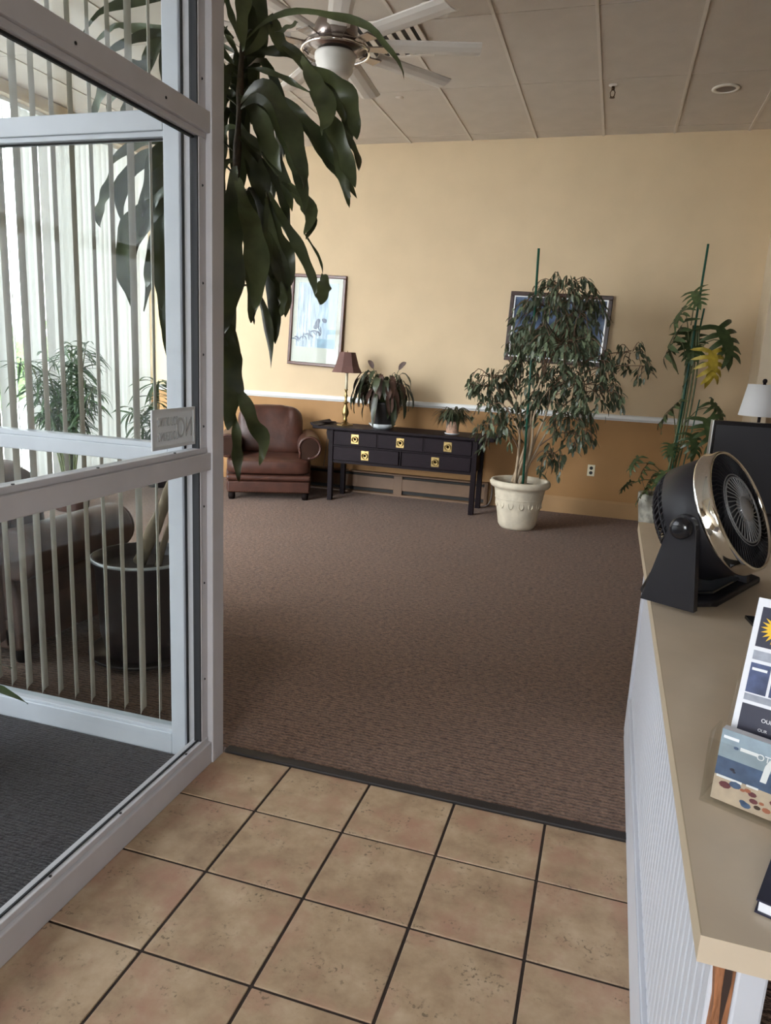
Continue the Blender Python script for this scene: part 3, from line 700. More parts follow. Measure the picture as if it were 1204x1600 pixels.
# ================================================================== CEILING THINGS
cf = thing('ceiling_fan', (-1.738, 4.33, CZ-.007), 'nine-bladed white ceiling fan with nickel motor and frosted bowl', 'ceiling fan')
MB().lathe([(0, 0), (.075, 0), (.072, -.03), (.045, -.075), (.018, -.085)], 28).build('canopy', 'nickel', cf, smooth=True)
MB().lathe([(.014, -.07), (.014, -.30)], 14).build('downrod', 'nickel', cf, smooth=True)
MB().lathe([(.02, -.27), (.05, -.285), (.105, -.31), (.125, -.345), (.125, -.40), (.115, -.425), (.06, -.44), (.0, -.44)], 36).build('motor_housing', 'nickel', cf, smooth=True)
ring = MB()
ring.tube([(.195*math.cos(R(a)), .195*math.sin(R(a)), -.475) for a in range(0, 361, 9)], .007, 8); ring.build('trim_ring', 'chrome', cf, smooth=True)
MB().lathe([(.11, -.44), (.185, -.445), (.185, -.452), (.11, -.47), (.095, -.50), (.0, -.50)], 36).build('switch_housing', 'nickel', cf, smooth=True)
MB().lathe([(.116, -.485), (.119, -.49), (.119, -.515), (.112, -.519), (.113, -.536), (.107, -.541), (.104, -.575), (.088, -.598), (.055, -.609), (0, -.612)], 36).build('light_bowl', 'bowl', cf, smooth=True)
bl = MB()
n = 10
prof = [(-.062, .004), (-.04, -.006), (0, -.010), (.04, -.006), (.062, .004)]
vs = []; fs = []
for x in (.27, .838):
    for (y, z) in prof: vs.append((x, y*(1.0 if x < .5 else 1.08), z-y*.12))
    for (y, z) in prof[::-1]: vs.append((x, y*(1.0 if x < .5 else 1.08), z+.007-y*.12))
m_ = len(prof)*2
for i in range(m_): fs.append((i, (i+1) % m_, m_+(i+1) % m_, m_+i))
fs += [tuple(range(m_)), tuple(range(m_, 2*m_))[::-1]]
blm = MB().add(vs, fs).mesh('blade', 'blade')
irm = MB(); irm.box(.10, .20, -.018, .018, -.012, -.002); irm.prism([(.19, -.03), (.30, -.045), (.30, .045), (.19, .03)], -.016, -.008, 'Z'); irm = irm.mesh('blade_iron', 'nickel')
for k in range(9):
    a = R(14.5+40*k); b = link('blade', blm, cf, (0, 0, -.443), (0, 0, a)); link('blade_iron', irm, b)
# vent grille
vg = thing('air_vent', (-1.80, 5.40, CZ-.006), 'white slotted air vent in the ceiling behind the fan', 'vent')
for (x0, x1, y0, y1) in ((-.30, .30, -.30, -.265), (-.30, .30, .265, .30), (-.30, -.265, -.265, .265), (.265, .30, -.265, .265)): box(x0, x1, y0, y1, -.012, 0).build('vent_frame', 'ceilbar', vg, bevel=.003)
box(-.265, .265, -.265, .265, -.003, -.001).build('dark_backing', 'dark', vg)
for k in range(7): box(-.235+k*.075-.02, -.235+k*.075+.02, -.265, .265, -.010, -.005).build('vent_slat', 'ceilbar', vg, None, None)
# emergency light / detector dome
sd = thing('smoke_detector', (-1.36, 4.98, CZ-.007), 'cream dome detector on the ceiling above the fan', 'detector')
MB().lathe([(0, 0), (.075, 0), (.075, -.02), (.062, -.035), (.045, -.055), (.02, -.066), (0, -.067)], 28).build('body', 'plaster', sd, smooth=True)
MB().lathe([(.0, -.0665), (.008, -.066), (.008, -.072), (0, -.073)], 10).build('sensor', 'dark', sd)
sp = thing('sprinkler_head', (-.254, 6.53, CZ-.001), 'small bronze fire sprinkler hanging from the ceiling', 'sprinkler')
MB().lathe([(0, 0), (.035, 0), (.033, -.006), (.012, -.012), (0, -.012)], 20).build('escutcheon', 'ceilbar', sp, smooth=True)
MB().lathe([(.012, -.01), (.014, -.03), (.009, -.04)], 12).build('body', 'bronze', sp, smooth=True)
fm = MB()
for s in (-1, 1): fm.tube([(s*.008, 0, -.035), (s*.018, 0, -.055), (s*.014, 0, -.08), (s*.003, 0, -.09)], .004, 6)
fm.build('yoke', 'bronze', sp, smooth=True)
MB().lathe([(0, -.088), (.02, -.09), (.02, -.094), (0, -.094)], 12).build('deflector', 'bronze', sp)
rl = thing('recessed_light', (.594, 6.74, CZ-.001), 'round unlit recessed downlight near the right corner', 'downlight')
MB().lathe([(.105, 0), (.105, -.006), (.075, -.010), (.073, -.002)], 32, cap=False).build('trim_ring', 'plaster', rl, smooth=True)
MB().lathe([(.074, -.003), (.06, -.0015), (0, -.001)], 32, cap=False).build('lamp_face', 'ceilgap', rl, smooth=True)
cp = thing('concealed_sprinkler', (-2.02, 6.54, CZ-.001), 'small flat round cover plate on the ceiling beyond the fan', 'sprinkler')
MB().lathe([(0, -.004), (.022, -.004), (.024, -.002), (.034, -.002), (.036, 0)], 24).build('cover_plate', 'ceilbar', cp, smooth=True)

# ================================================================== PLANTS
def pot(par, prof, mt, soil_r, soil_z, n=32):
    MB().lathe(prof, n, cap=True).build('pot', mt, par, smooth=True)
    MB().lathe([(0, soil_z), (soil_r*.5, soil_z+.006), (soil_r, soil_z)], n, cap=False).build('soil', 'soil', par)
# ---- big dracaena
DRAC=[
(0.032,[[-1.613,2.987,2.773],[-1.538,2.964,2.818],[-1.456,2.941,2.842],[-1.362,2.919,2.848],[-1.257,2.896,2.829],[-1.168,2.873,2.799],[-1.083,2.851,2.771],[-0.992,2.828,2.725],[-0.94,2.805,2.668],[-0.878,2.782,2.603],[-0.842,2.76,2.543],[-0.831,2.737,2.51]]),
(0.063,[[-1.6,2.963,2.721],[-1.53,2.978,2.774],[-1.489,2.992,2.861],[-1.473,3.006,2.818],[-1.45,3.021,2.77],[-1.413,3.035,2.754],[-1.346,3.049,2.712],[-1.318,3.063,2.692]]),
(0.086,[[-1.314,2.914,2.676],[-1.263,2.874,2.618],[-1.203,2.834,2.533],[-1.148,2.794,2.451],[-1.137,2.754,2.383],[-1.132,2.714,2.343]]),
(0.042,[[-1.61,2.982,2.719],[-1.589,3.019,2.75],[-1.484,3.057,2.767],[-1.399,3.094,2.749],[-1.353,3.132,2.725]]),
(0.076,[[-1.273,2.92,2.65],[-1.235,2.956,2.633],[-1.194,2.992,2.613],[-1.147,3.028,2.563],[-1.137,3.064,2.473],[-1.137,3.1,2.427]]),
(0.027,[[-1.607,2.987,2.682],[-1.564,2.967,2.675],[-1.496,2.947,2.657],[-1.397,2.927,2.619],[-1.337,2.907,2.585],[-1.258,2.887,2.542]]),
(0.077,[[-1.294,2.963,2.576],[-1.215,2.933,2.483],[-1.137,2.903,2.38],[-1.079,2.873,2.261],[-1.04,2.843,2.179]]),
(0.089,[[-1.579,2.915,2.532],[-1.505,2.879,2.569],[-1.431,2.843,2.553],[-1.368,2.808,2.495],[-1.293,2.772,2.395],[-1.242,2.736,2.288],[-1.198,2.701,2.193],[-1.183,2.665,2.142]]),
(0.067,[[-1.4,2.923,2.549],[-1.351,2.943,2.506],[-1.274,2.963,2.433],[-1.212,2.983,2.352],[-1.158,3.003,2.294],[-1.115,3.023,2.229]]),
(0.031,[[-1.157,2.961,2.456],[-1.132,3.027,2.395],[-1.123,3.094,2.35],[-1.145,3.161,2.316]]),
(0.059,[[-1.612,2.956,2.448],[-1.552,2.956,2.402],[-1.484,2.956,2.357],[-1.418,2.956,2.289],[-1.378,2.956,2.194],[-1.359,2.956,2.118]]),
(0.07,[[-1.415,2.97,2.248],[-1.333,2.932,2.188],[-1.264,2.895,2.126],[-1.235,2.857,2.062],[-1.242,2.82,2.005]]),
(0.014,[[-1.318,2.984,2.042],[-1.271,2.947,1.995],[-1.219,2.909,1.94],[-1.185,2.872,1.893],[-1.163,2.834,1.851]]),
(0.064,[[-1.202,2.927,1.866],[-1.176,2.887,1.832],[-1.161,2.847,1.798],[-1.155,2.807,1.762],[-1.143,2.767,1.732]]),
(0.053,[[-1.444,2.91,2.185],[-1.37,2.9,2.071],[-1.3,2.89,1.974],[-1.251,2.88,1.895],[-1.216,2.87,1.824],[-1.202,2.86,1.763]]),
(0.098,[[-1.496,2.984,2.202],[-1.476,3.009,2.078],[-1.44,3.034,1.979],[-1.423,3.059,1.9],[-1.432,3.084,1.808]]),
(0.107,[[-1.593,2.911,2.238],[-1.535,2.861,2.139],[-1.47,2.811,2.023],[-1.417,2.761,1.864],[-1.397,2.711,1.691]]),
(0.011,[[-1.536,2.98,1.712],[-1.493,2.88,1.685],[-1.438,2.78,1.644]]),
(0.118,[[-1.609,2.919,2.29],[-1.613,2.894,2.117],[-1.589,2.869,1.914],[-1.587,2.844,1.75],[-1.597,2.819,1.604]]),
(0.077,[[-1.581,2.975,2.176],[-1.551,3.008,2.041],[-1.52,3.041,1.937],[-1.495,3.075,1.86]]),
(0.039,[[-1.415,2.973,1.837],[-1.41,2.998,1.773],[-1.43,3.023,1.696]]),
(0.114,[[-1.672,2.98,1.669],[-1.645,2.955,1.544],[-1.621,2.93,1.456],[-1.616,2.905,1.336],[-1.614,2.88,1.19]]),
(0.075,[[-1.637,2.954,1.418],[-1.582,2.924,1.36],[-1.524,2.894,1.286],[-1.48,2.864,1.224],[-1.415,2.834,1.159],[-1.42,2.804,1.056]]),
(0.053,[[-1.645,2.98,1.273],[-1.591,2.914,1.18],[-1.548,2.847,1.07],[-1.505,2.78,0.981]]),
(0.085,[[-1.66,2.926,1.584],[-1.707,2.986,1.414],[-1.721,3.046,1.265]]),
(0.091,[[-1.617,2.964,2.475],[-1.591,2.989,2.419],[-1.558,3.014,2.324],[-1.532,3.039,2.214],[-1.525,3.064,2.141]]),
(0.079,[[-1.597,2.936,2.563],[-1.537,2.924,2.521],[-1.483,2.911,2.455],[-1.427,2.899,2.341],[-1.376,2.886,2.252]]),
(0.064,[[-1.61,2.981,2.651],[-1.645,2.948,2.678],[-1.67,2.915,2.584],[-1.681,2.881,2.43]]),
(0.064,[[-1.61,2.972,2.575],[-1.701,3.005,2.591],[-1.763,3.039,2.503],[-1.808,3.072,2.385]]),
(0.069,[[-1.608,2.948,2.446],[-1.687,2.981,2.446],[-1.743,3.014,2.316],[-1.768,3.048,2.166]]),
(0.076,[[-1.622,2.952,2.323],[-1.663,2.919,2.291],[-1.683,2.885,2.108],[-1.68,2.852,1.923]]),
(0.067,[[-1.567,2.912,2.719],[-1.574,2.912,2.812],[-1.569,2.912,2.903],[-1.558,2.912,3.036]]),
(0.031,[[-1.576,2.913,2.743],[-1.63,2.946,2.841],[-1.678,2.979,2.94],[-1.712,3.013,3.051]]),
(0.031,[[-1.449,2.958,2.798],[-1.375,2.891,2.775],[-1.309,2.824,2.758],[-1.26,2.758,2.738]]),
(0.057,[[-1.415,2.949,2.741],[-1.391,2.989,2.724],[-1.352,3.029,2.696],[-1.296,3.069,2.652],[-1.237,3.109,2.576],[-1.191,3.149,2.487]]),
(0.048,[[-1.615,2.979,2.711],[-1.621,2.904,2.761],[-1.607,2.829,2.77],[-1.606,2.754,2.707],[-1.598,2.679,2.591]]),
(0.042,[[-1.636,2.959,2.788],[-1.789,2.942,2.91],[-1.929,2.925,2.949],[-2.028,2.909,2.936],[-2.153,2.892,2.92],[-2.233,2.875,2.886],[-2.304,2.859,2.8]]),
(0.052,[[-1.615,2.921,2.725],[-1.819,2.941,2.817],[-2.042,2.961,2.844],[-2.148,2.981,2.874],[-2.237,3.001,2.893],[-2.351,3.021,2.851]]),
(0.043,[[-1.818,2.939,2.769],[-1.93,2.902,2.805],[-1.99,2.864,2.788],[-2.047,2.827,2.756],[-2.135,2.789,2.701]]),
(0.085,[[-1.643,2.971,2.698],[-1.808,2.971,2.828],[-1.946,2.971,2.838],[-2.009,2.971,2.794],[-2.052,2.971,2.735],[-2.076,2.971,2.649]]),
(0.085,[[-1.632,2.952,2.642],[-1.811,2.977,2.771],[-1.935,3.002,2.8],[-2.006,3.027,2.734],[-2.012,3.052,2.626]]),
(0.07,[[-1.985,2.911,2.709],[-2.04,2.878,2.676],[-2.079,2.844,2.655],[-2.108,2.811,2.626]]),
(0.045,[[-2.16,2.977,2.681],[-2.279,3.002,2.683],[-2.34,3.027,2.642],[-2.386,3.052,2.605],[-2.436,3.077,2.547]]),
(0.025,[[-2.177,2.976,2.643],[-2.26,3.01,2.62],[-2.314,3.043,2.593],[-2.341,3.076,2.538]]),
(0.027,[[-2.07,2.917,2.605],[-2.12,2.917,2.563],[-2.146,2.917,2.534],[-2.145,2.917,2.483]]),
(0.049,[[-1.831,2.953,2.418],[-2.004,2.928,2.405],[-2.106,2.903,2.371],[-2.17,2.878,2.32],[-2.173,2.853,2.27]]),
(0.057,[[-2.232,2.94,2.305],[-2.232,2.91,2.211],[-2.249,2.88,2.126],[-2.237,2.85,2.08],[-2.206,2.82,2.035]]),
(0.072,[[-1.875,2.973,2.361],[-2.042,2.983,2.369],[-2.153,2.993,2.316],[-2.227,3.003,2.245],[-2.248,3.013,2.151],[-2.23,3.023,2.072]]),
(0.086,[[-1.682,2.935,2.321],[-1.85,2.935,2.414],[-1.977,2.935,2.36],[-2.032,2.935,2.226],[-2.074,2.935,2.1]]),
(0.071,[[-1.816,2.929,2.323],[-1.893,2.902,2.318],[-1.955,2.875,2.224],[-2.002,2.849,2.143]]),
(0.111,[[-1.861,2.949,2.2],[-2.003,2.969,2.207],[-2.095,2.989,2.137],[-2.193,3.009,2.045],[-2.25,3.029,1.915],[-2.235,3.049,1.756]]),
(0.067,[[-1.853,2.987,2.234],[-1.967,2.987,2.183],[-2.051,2.987,2.09],[-2.127,2.987,2.022]]),
(0.082,[[-1.718,2.918,2.089],[-1.858,2.893,2.111],[-1.948,2.868,2.003],[-1.924,2.843,1.865],[-1.904,2.818,1.695]]),
(0.093,[[-1.718,2.919,2.192],[-1.859,2.944,2.173],[-1.967,2.969,2.073],[-2.059,2.994,1.94],[-2.121,3.019,1.802]]),
(0.084,[[-1.711,2.96,1.885],[-1.839,2.96,1.937],[-1.951,2.96,1.827],[-1.961,2.96,1.625],[-1.971,2.96,1.475]]),
(0.069,[[-1.724,2.981,1.668],[-1.834,2.947,1.662],[-1.88,2.914,1.519],[-1.875,2.881,1.286]]),
(0.078,[[-1.706,2.951,2.042],[-1.843,2.968,2.072],[-1.913,2.984,1.94],[-1.946,3.001,1.747]]),
(0.07,[[-1.687,2.945,2.522],[-1.793,2.945,2.6],[-1.87,2.945,2.555],[-1.919,2.945,2.419]]),
(0.062,[[-1.298,2.979,2.671],[-1.279,3.048,2.663],[-1.254,3.117,2.643],[-1.223,3.187,2.588],[-1.229,3.256,2.499],[-1.246,3.326,2.454]]),
(0.062,[[-1.298,2.972,2.565],[-1.24,2.977,2.473],[-1.18,2.983,2.364],[-1.139,2.988,2.224],[-1.119,2.993,2.136]]),
(0.071,[[-1.579,2.915,2.508],[-1.514,2.897,2.536],[-1.446,2.879,2.516],[-1.391,2.861,2.453],[-1.321,2.843,2.347],[-1.276,2.824,2.248],[-1.237,2.806,2.135],[-1.23,2.788,2.076]]),
(0.055,[[-1.427,2.981,2.566],[-1.396,3.037,2.513],[-1.333,3.094,2.443],[-1.286,3.151,2.369],[-1.245,3.208,2.316],[-1.214,3.265,2.235]]),
(0.047,[[-1.596,2.926,2.408],[-1.566,2.979,2.365],[-1.524,3.032,2.316],[-1.484,3.086,2.246],[-1.468,3.139,2.146],[-1.474,3.192,2.055]]),
(0.055,[[-1.398,2.934,2.229],[-1.325,2.919,2.178],[-1.264,2.904,2.111],[-1.243,2.889,2.049],[-1.259,2.874,1.993]]),
(0.043,[[-1.477,2.977,2.194],[-1.414,3.001,2.069],[-1.354,3.025,1.976],[-1.313,3.049,1.89],[-1.287,3.074,1.803],[-1.282,3.098,1.744]]),
(0.077,[[-1.475,2.944,2.17],[-1.47,2.994,2.029],[-1.448,3.045,1.902],[-1.444,3.095,1.806],[-1.468,3.146,1.699]]),
(0.087,[[-1.627,2.974,2.251],[-1.599,2.969,2.14],[-1.561,2.964,2.016],[-1.535,2.96,1.845],[-1.545,2.955,1.659]]),
(0.06,[[-1.554,2.923,2.149],[-1.544,3.005,2.023],[-1.531,3.086,1.927],[-1.522,3.167,1.836]]),
(0.073,[[-1.625,2.98,2.457],[-1.619,3.041,2.389],[-1.605,3.102,2.288],[-1.598,3.163,2.157],[-1.609,3.224,2.052]]),
(0.063,[[-1.59,2.924,2.559],[-1.547,2.934,2.509],[-1.511,2.944,2.455],[-1.47,2.954,2.344],[-1.435,2.964,2.259]]),
(0.054,[[-1.399,2.922,2.54],[-1.359,2.967,2.497],[-1.287,3.012,2.419],[-1.23,3.057,2.324],[-1.182,3.103,2.273],[-1.142,3.148,2.204]]),
(0.072,[[-1.598,2.95,2.538],[-1.548,2.957,2.579],[-1.494,2.964,2.57],[-1.453,2.971,2.527],[-1.395,2.978,2.419],[-1.363,2.985,2.322],[-1.336,2.992,2.229],[-1.343,2.999,2.175]]),
(0.077,[[-1.472,2.937,2.166],[-1.479,2.996,2.039],[-1.47,3.054,1.941],[-1.478,3.113,1.862],[-1.515,3.172,1.752]]),
(0.07,[[-1.692,2.953,2.306],[-1.89,2.986,2.417],[-2.049,3.019,2.366],[-2.137,3.052,2.208],[-2.213,3.084,2.082]]),
(0.09,[[-1.883,2.982,2.186],[-2.06,3.058,2.192],[-2.189,3.134,2.121],[-2.328,3.209,2.029],[-2.425,3.285,1.895],[-2.443,3.361,1.71]]),
(0.067,[[-1.747,2.967,2.068],[-1.933,3.013,2.077],[-2.074,3.059,1.95],[-2.094,3.104,1.79],[-2.119,3.15,1.578]]),
(0.074,[[-1.713,2.91,2.169],[-1.893,2.993,2.133],[-2.044,3.076,2.022],[-2.183,3.159,1.892],[-2.293,3.241,1.707]]),
]
TRUNK= [[-2.141, 2.95, 0.492], [-2.038, 2.95, 0.709], [-1.928, 2.95, 0.94], [-1.823, 2.95, 1.204], [-1.722, 2.95, 1.498], [-1.658, 2.95, 1.804], [-1.625, 2.95, 2.094], [-1.612, 2.95, 2.397], [-1.599, 2.95, 2.64], [-1.589, 2.95, 2.874], [-1.579, 2.95, 3.056]]
FIC= [(-0.51, 2.18, 0.38, 0.17), (-0.66, 1.99, 0.31, 0.22), (-0.35, 1.94, 0.3, 0.25), (-0.75, 1.76, 0.24, 0.22), (-0.46, 1.69, 0.37, 0.19), (-0.91, 1.58, 0.12, 0.14), (-1.1, 1.37, 0.2, 0.14), (-1.21, 1.28, 0.14, 0.07), (-0.98, 1.41, 0.15, 0.15), (-1.1, 1.11, 0.16, 0.09), (-1.03, 0.9, 0.21, 0.16), (-0.86, 1.06, 0.19, 0.12), (-0.17, 1.56, 0.24, 0.15), (0.12, 1.66, 0.17, 0.1), (0.23, 1.55, 0.06, 0.06), (-0.28, 1.33, 0.34, 0.19), (-0.06, 1.29, 0.17, 0.14), (-0.58, 1.17, 0.28, 0.15), (-0.34, 1.04, 0.26, 0.17), (-0.24, 0.87, 0.17, 0.12), (-0.48, 0.68, 0.14, 0.15), (-0.66, 1.37, 0.22, 0.09), (-0.49, 1.43, 0.25, 0.12), (-1.27, 1.3, 0.06, 0.05), (-0.81, 1.47, 0.19, 0.12)]
PHIL= [(0.607, 7.2, 2.182, 0.18), (0.503, 7.2, 2.036, 0.2), (0.476, 7.2, 1.811, 0.3), (0.64, 7.2, 1.801, 0.24), (0.902, 7.2, 1.823, 0.3), (0.812, 7.2, 1.623, 0.23), (0.627, 7.2, 1.727, 0.18), (0.517, 7.2, 1.163, 0.23), (0.919, 7.2, 1.22, 0.18), (0.863, 7.2, 1.03, 0.26), (0.263, 7.2, 0.682, 0.15), (0.358, 7.2, 0.612, 0.16), (0.219, 7.2, 0.457, 0.12), (0.414, 7.2, 0.476, 0.2), (0.506, 7.2, 0.564, 0.18), (0.482, 7.2, 0.378, 0.16), (0.557, 7.2, 0.841, 0.14), (0.742, 7.2, 0.915, 0.18), (0.352, 7.2, 0.408, 0.14)]

dr = thing('dracaena', (-2.13, 2.97, 0), 'tall dracaena with long drooping leaves beside the white post', 'plant')
O = Vector((-2.13, 2.97, 0))
pot(dr, [(.14, .02), (.185, .03), (.215, .15), (.232, .48), (.245, .50), (.250, .515), (.245, .53), (.232, .528), (.222, .50), (.21, .46)], 'pot_dark', .212, .47, 40)
MB().tube([(.245*math.cos(R(a)), .245*math.sin(R(a)), .522) for a in range(0, 361, 8)], .008, 8).build('rim', 'steel_rim', dr, smooth=True)
MB().lathe([(0, .004), (.20, .004), (.27, .03), (.275, .045), (.265, .045), (.195, .015), (0, .015)], 36).build('saucer', 'pot_dark', dr, smooth=True)
trp = [Vector(q)-O for q in TRUNK]
MB().tube(crom(trp, 40)[:16], [max(.010, .034-.026*k/39-.004*math.sin(k*1.7)) for k in range(40)][:16], 10).build('trunk', 'bark', dr, smooth=True)
MB().tube(crom(trp, 40)[15:], [max(.010, .034-.026*k/39-.004*math.sin(k*1.7)) for k in range(15, 40)], 10).build('trunk', 'stem_dark', dr, smooth=True)
MB().tube(crom([(.06, .02, .45), (.10, .04, .62), (.17, .06, .80)], 10), [.016]*9+[.006], 8).build('trunk', 'bark', dr, smooth=True)
camloc = Vector((0, 0, HCAM))
for w, P in DRAC:
    P = [Vector(q)-O for q in P]
    mid = P[len(P)//2]+O; ref = (camloc-mid).normalized()+Vector((random.uniform(-.35, .35), random.uniform(-.3, .3), random.uniform(.0, .5)))
    leaf_mb(P, w*.87, ref, 20, fold=.26, wave=.15, ruf=.16, wide=.58, base=.16, twist=random.uniform(-.5, .5)).build('leaf', 'leaf_drac', dr, smooth=True)
tp = crom(trp, 60)
for k in range(34):
    i = random.randint(24, 57); b = tp[i]; a = random.uniform(R(60), R(200)); L = random.uniform(.38, .55)
    dx, dy = math.cos(a), math.sin(a)*.75
    out = random.uniform(.25, .42)*L/.6
    P = [b, b+Vector((dx*out*.45, dy*out*.45, .07)), b+Vector((dx*out*.8, dy*out*.8, .0)), b+Vector((dx*out, dy*out, -.22*L/.6)), b+Vector((dx*out*1.08, dy*out*1.08, -.75*L))]
    if i > 50: P = [b+(q-b)*.75 for q in P]
    leaf_mb(P, random.uniform(.06, .095), (dx*.8, dy*.8, .7), 13, fold=.25, wave=.06, wide=.55, base=.25, twist=random.uniform(-.6, .6)).build('leaf', 'leaf_drac', dr, smooth=True)

# ---- bamboo palm by the window
def palm(loc, h, ncane, label, potp, potm, nl, spread, Ls, seed, nm):
    random.seed(seed); t = thing(nm, loc, label, 'plant'); pr_, sr, sz = potp
    pot(t, pr_, potm, sr, sz)
    lm = [leaf_mb([(0, 0, 0), (.33, 0, .05), (.7, 0, -.02), (1, 0, -.22)], .10, (0, 0, 1), 8, fold=.25, wave=0, base=.15, wide=.35).mesh('leaf', 'leaf_palm', True)]
    for c in range(ncane):
        a = random.uniform(0, 6.28); sp_ = random.uniform(.1, 1)*spread
        top = Vector((sp_*math.cos(a), sp_*math.sin(a), h*random.uniform(.7, 1)))
        pts = [Vector((top.x*.15, top.y*.15, sz)), Vector((top.x*.45, top.y*.45, sz+(top.z-sz)*.5)), top]
        MB().tube(crom(pts, 10), [.009-.0005*k for k in range(10)], 6).build('cane', 'stem_g', t, smooth=True)
        P = crom(pts, 20)
        for k in range(nl):
            q = P[random.randint(9, 19)]; aa = random.uniform(0, 6.28); L = random.uniform(.7, 1.2)*Ls
            o = link('leaf', lm[0], t, q, (random.uniform(-.5, .5), random.uniform(-.25, .75), aa)); o.scale = (L, L*.9, L)
    random.seed(seed+1); return t
palm((-4.72, 5.50, 0), 1.60, 15, 'bushy bamboo palm in front of the white window blind', ([(.12, 0), (.15, .02), (.18, .30), (.19, .32), (.17, .32)], .165, .28), 'pot_brown', 40, .42, .25, 11, 'bamboo_palm')
palm((-4.75, 6.95, 0), 1.18, 5, 'small thin-leaved palm near the window corner', ([(.12, 0), (.16, .02), (.18, .24), (.19, .26), (.17, .26)], .165, .22), 'pot_dark', 26, .26, .34, 23, 'dracaena_shrub')
# ---- low plant in the vestibule whose leaf tip shows through the glass
vp_ = thing('potted_plant', (-2.22, 1.78, .0125), 'green leaf tip of a low plant standing on the entrance mat', 'plant')
pot(vp_, [(.08, 0), (.10, .01), (.12, .20), (.125, .21), (.11, .21)], 'pot_brown', .108, .18)
for a, L in ((15, .36), (70, .3), (140, .3), (210, .33), (290, .3), (340, .3)):
    dx, dy = math.cos(R(a)), math.sin(R(a))
    leaf_mb([(0, 0, .18), (dx*L*.4, dy*L*.4, .34), (dx*L*.8, dy*L*.8, .33), (dx*L*1.1, dy*L*1.1, .28)], .05, (0, 0, 1), 10, fold=.2).build('leaf', 'leaf_phil', vp_, smooth=True)

# ---- peace lily on the console
pl = thing('peace_lily', (-2.30, 7.38, .7955), 'drooping peace lily in a black pot with pale saucer on the console', 'plant')
MB().lathe([(0, 0), (.09, 0), (.145, .05), (.140, .053), (.085, .012), (0, .012)], 28).build('saucer', 'saucer', pl, smooth=True)
pot(pl, [(.08, .014), (.10, .03), (.145, .26), (.15, .28), (.138, .28)], 'pot_black', .135, .25)
random.seed(31)
for k in range(74):
    a = random.uniform(0, 6.28); L = random.uniform(.16, .32); dx, dy = math.cos(a), math.sin(a)*.7
    if dy > .35: L *= .7
    hgt = random.uniform(.10, .34); brown = random.random() < .38
    drop = random.uniform(.1, .36)
    b = Vector((dx*.03, dy*.03, .25)); tp_ = b+Vector((dx*L*.55, dy*L*.55, hgt)); en = b+Vector((dx*L, dy*L, hgt-drop))
    MB().tube([b, b.lerp(tp_, .6)+Vector((0, 0, .03)), tp_], .0035, 5).build('stalk', 'stem_g', pl)
    leaf_mb([tp_, tp_+Vector((dx*L*.2, dy*L*.2, .01)), en+Vector((0, 0, drop*.4)), en], random.uniform(.055, .085), (dx, dy, .6), 9, fold=.3, wave=.06, wide=.4, base=.15, twist=random.uniform(-.8, .8)).build('leaf', 'leaf_brown' if brown else 'leaf_lily', pl, smooth=True)
for a, x in ((.3, .16), (2.6, -.12)):
    MB().tube([(0, 0, .25), (x*.6, 0, .5), (x, -.02, .62)], .0035, 5).build('stalk', 'stem_g', pl)
    leaf_mb([(x, -.02, .62), (x*1.2, -.02, .67), (x*1.5, -.03, .70)], .05, (0, -1, .2), 8, fold=.3, base=.2).build('leaf', 'leaf_brown', pl, smooth=True)
# ---- small plant on the console
sp2 = thing('small_houseplant', (-1.535, 7.36, .7955), 'small bushy houseplant in a patterned clay pot on the console', 'plant')
pot(sp2, [(.058, 0), (.062, .012), (.068, .10), (.074, .115), (.074, .135), (.066, .135)], 'terra', .064, .12)
MB().lathe([(0, -.0003), (.07, 0), (.08, .012), (.076, .013), (.06, .004), (0, .004)], 20).build('saucer', 'saucer', sp2, smooth=True)
random.seed(32); fo = MB()
for k in range(190):
    a = random.uniform(0, 6.28); L = random.uniform(.08, .21); dx, dy = math.cos(a), math.sin(a)*.8; h0 = .13+random.uniform(0, .09)
    b = Vector((dx*.04, dy*.03, h0))
    leaf_mb([b, b+Vector((dx*L*.5, dy*L*.5, random.uniform(.02, .07))), b+Vector((dx*L, dy*L, random.uniform(-.10, .04)))], random.uniform(.012, .022), (0, 0, 1), 5, mb=fo)
f_ = fo.build('foliage', 'leaf_lily', sp2, smooth=True); f_['kind'] = 'stuff'

# ---- ficus
fc = thing('ficus_tree', (-.745, 6.88, 0), 'bushy weeping ficus in a cream urn pot before the far wall', 'plant')
pp = [(.150, .0), (.165, .015), (.180, .04), (.235, .36), (.240, .39), (.268, .40), (.282, .415), (.285, .44), (.275, .462), (.255, .465), (.240, .45), (.225, .38)]
MB().lathe(pp, 48).build('pot', 'pot_cream', fc, smooth=True)
MB().lathe([(0, .40), (.12, .41), (.232, .40)], 32, cap=False).build('soil', 'soil', fc)
for k in range(14):   # relief band on the pot
    a = 2*math.pi*k/14
    rr = .214
    MB().tube([(rr*math.cos(a+.10*math.sin(q))*1.0, rr*math.sin(a+.10*math.sin(q)), .245+.035*math.cos(q)) for q in [i*.5 for i in range(14)]], .006, 5).build('relief_scroll', 'pot_cream', fc, smooth=True)
MB().lathe([(.222, .285), (.228, .29), (.226, .298)], 48, cap=False).build('relief_band', 'pot_cream', fc, smooth=True)
random.seed(41); FO = Vector((-.745, 6.88, 0))
trunks = []
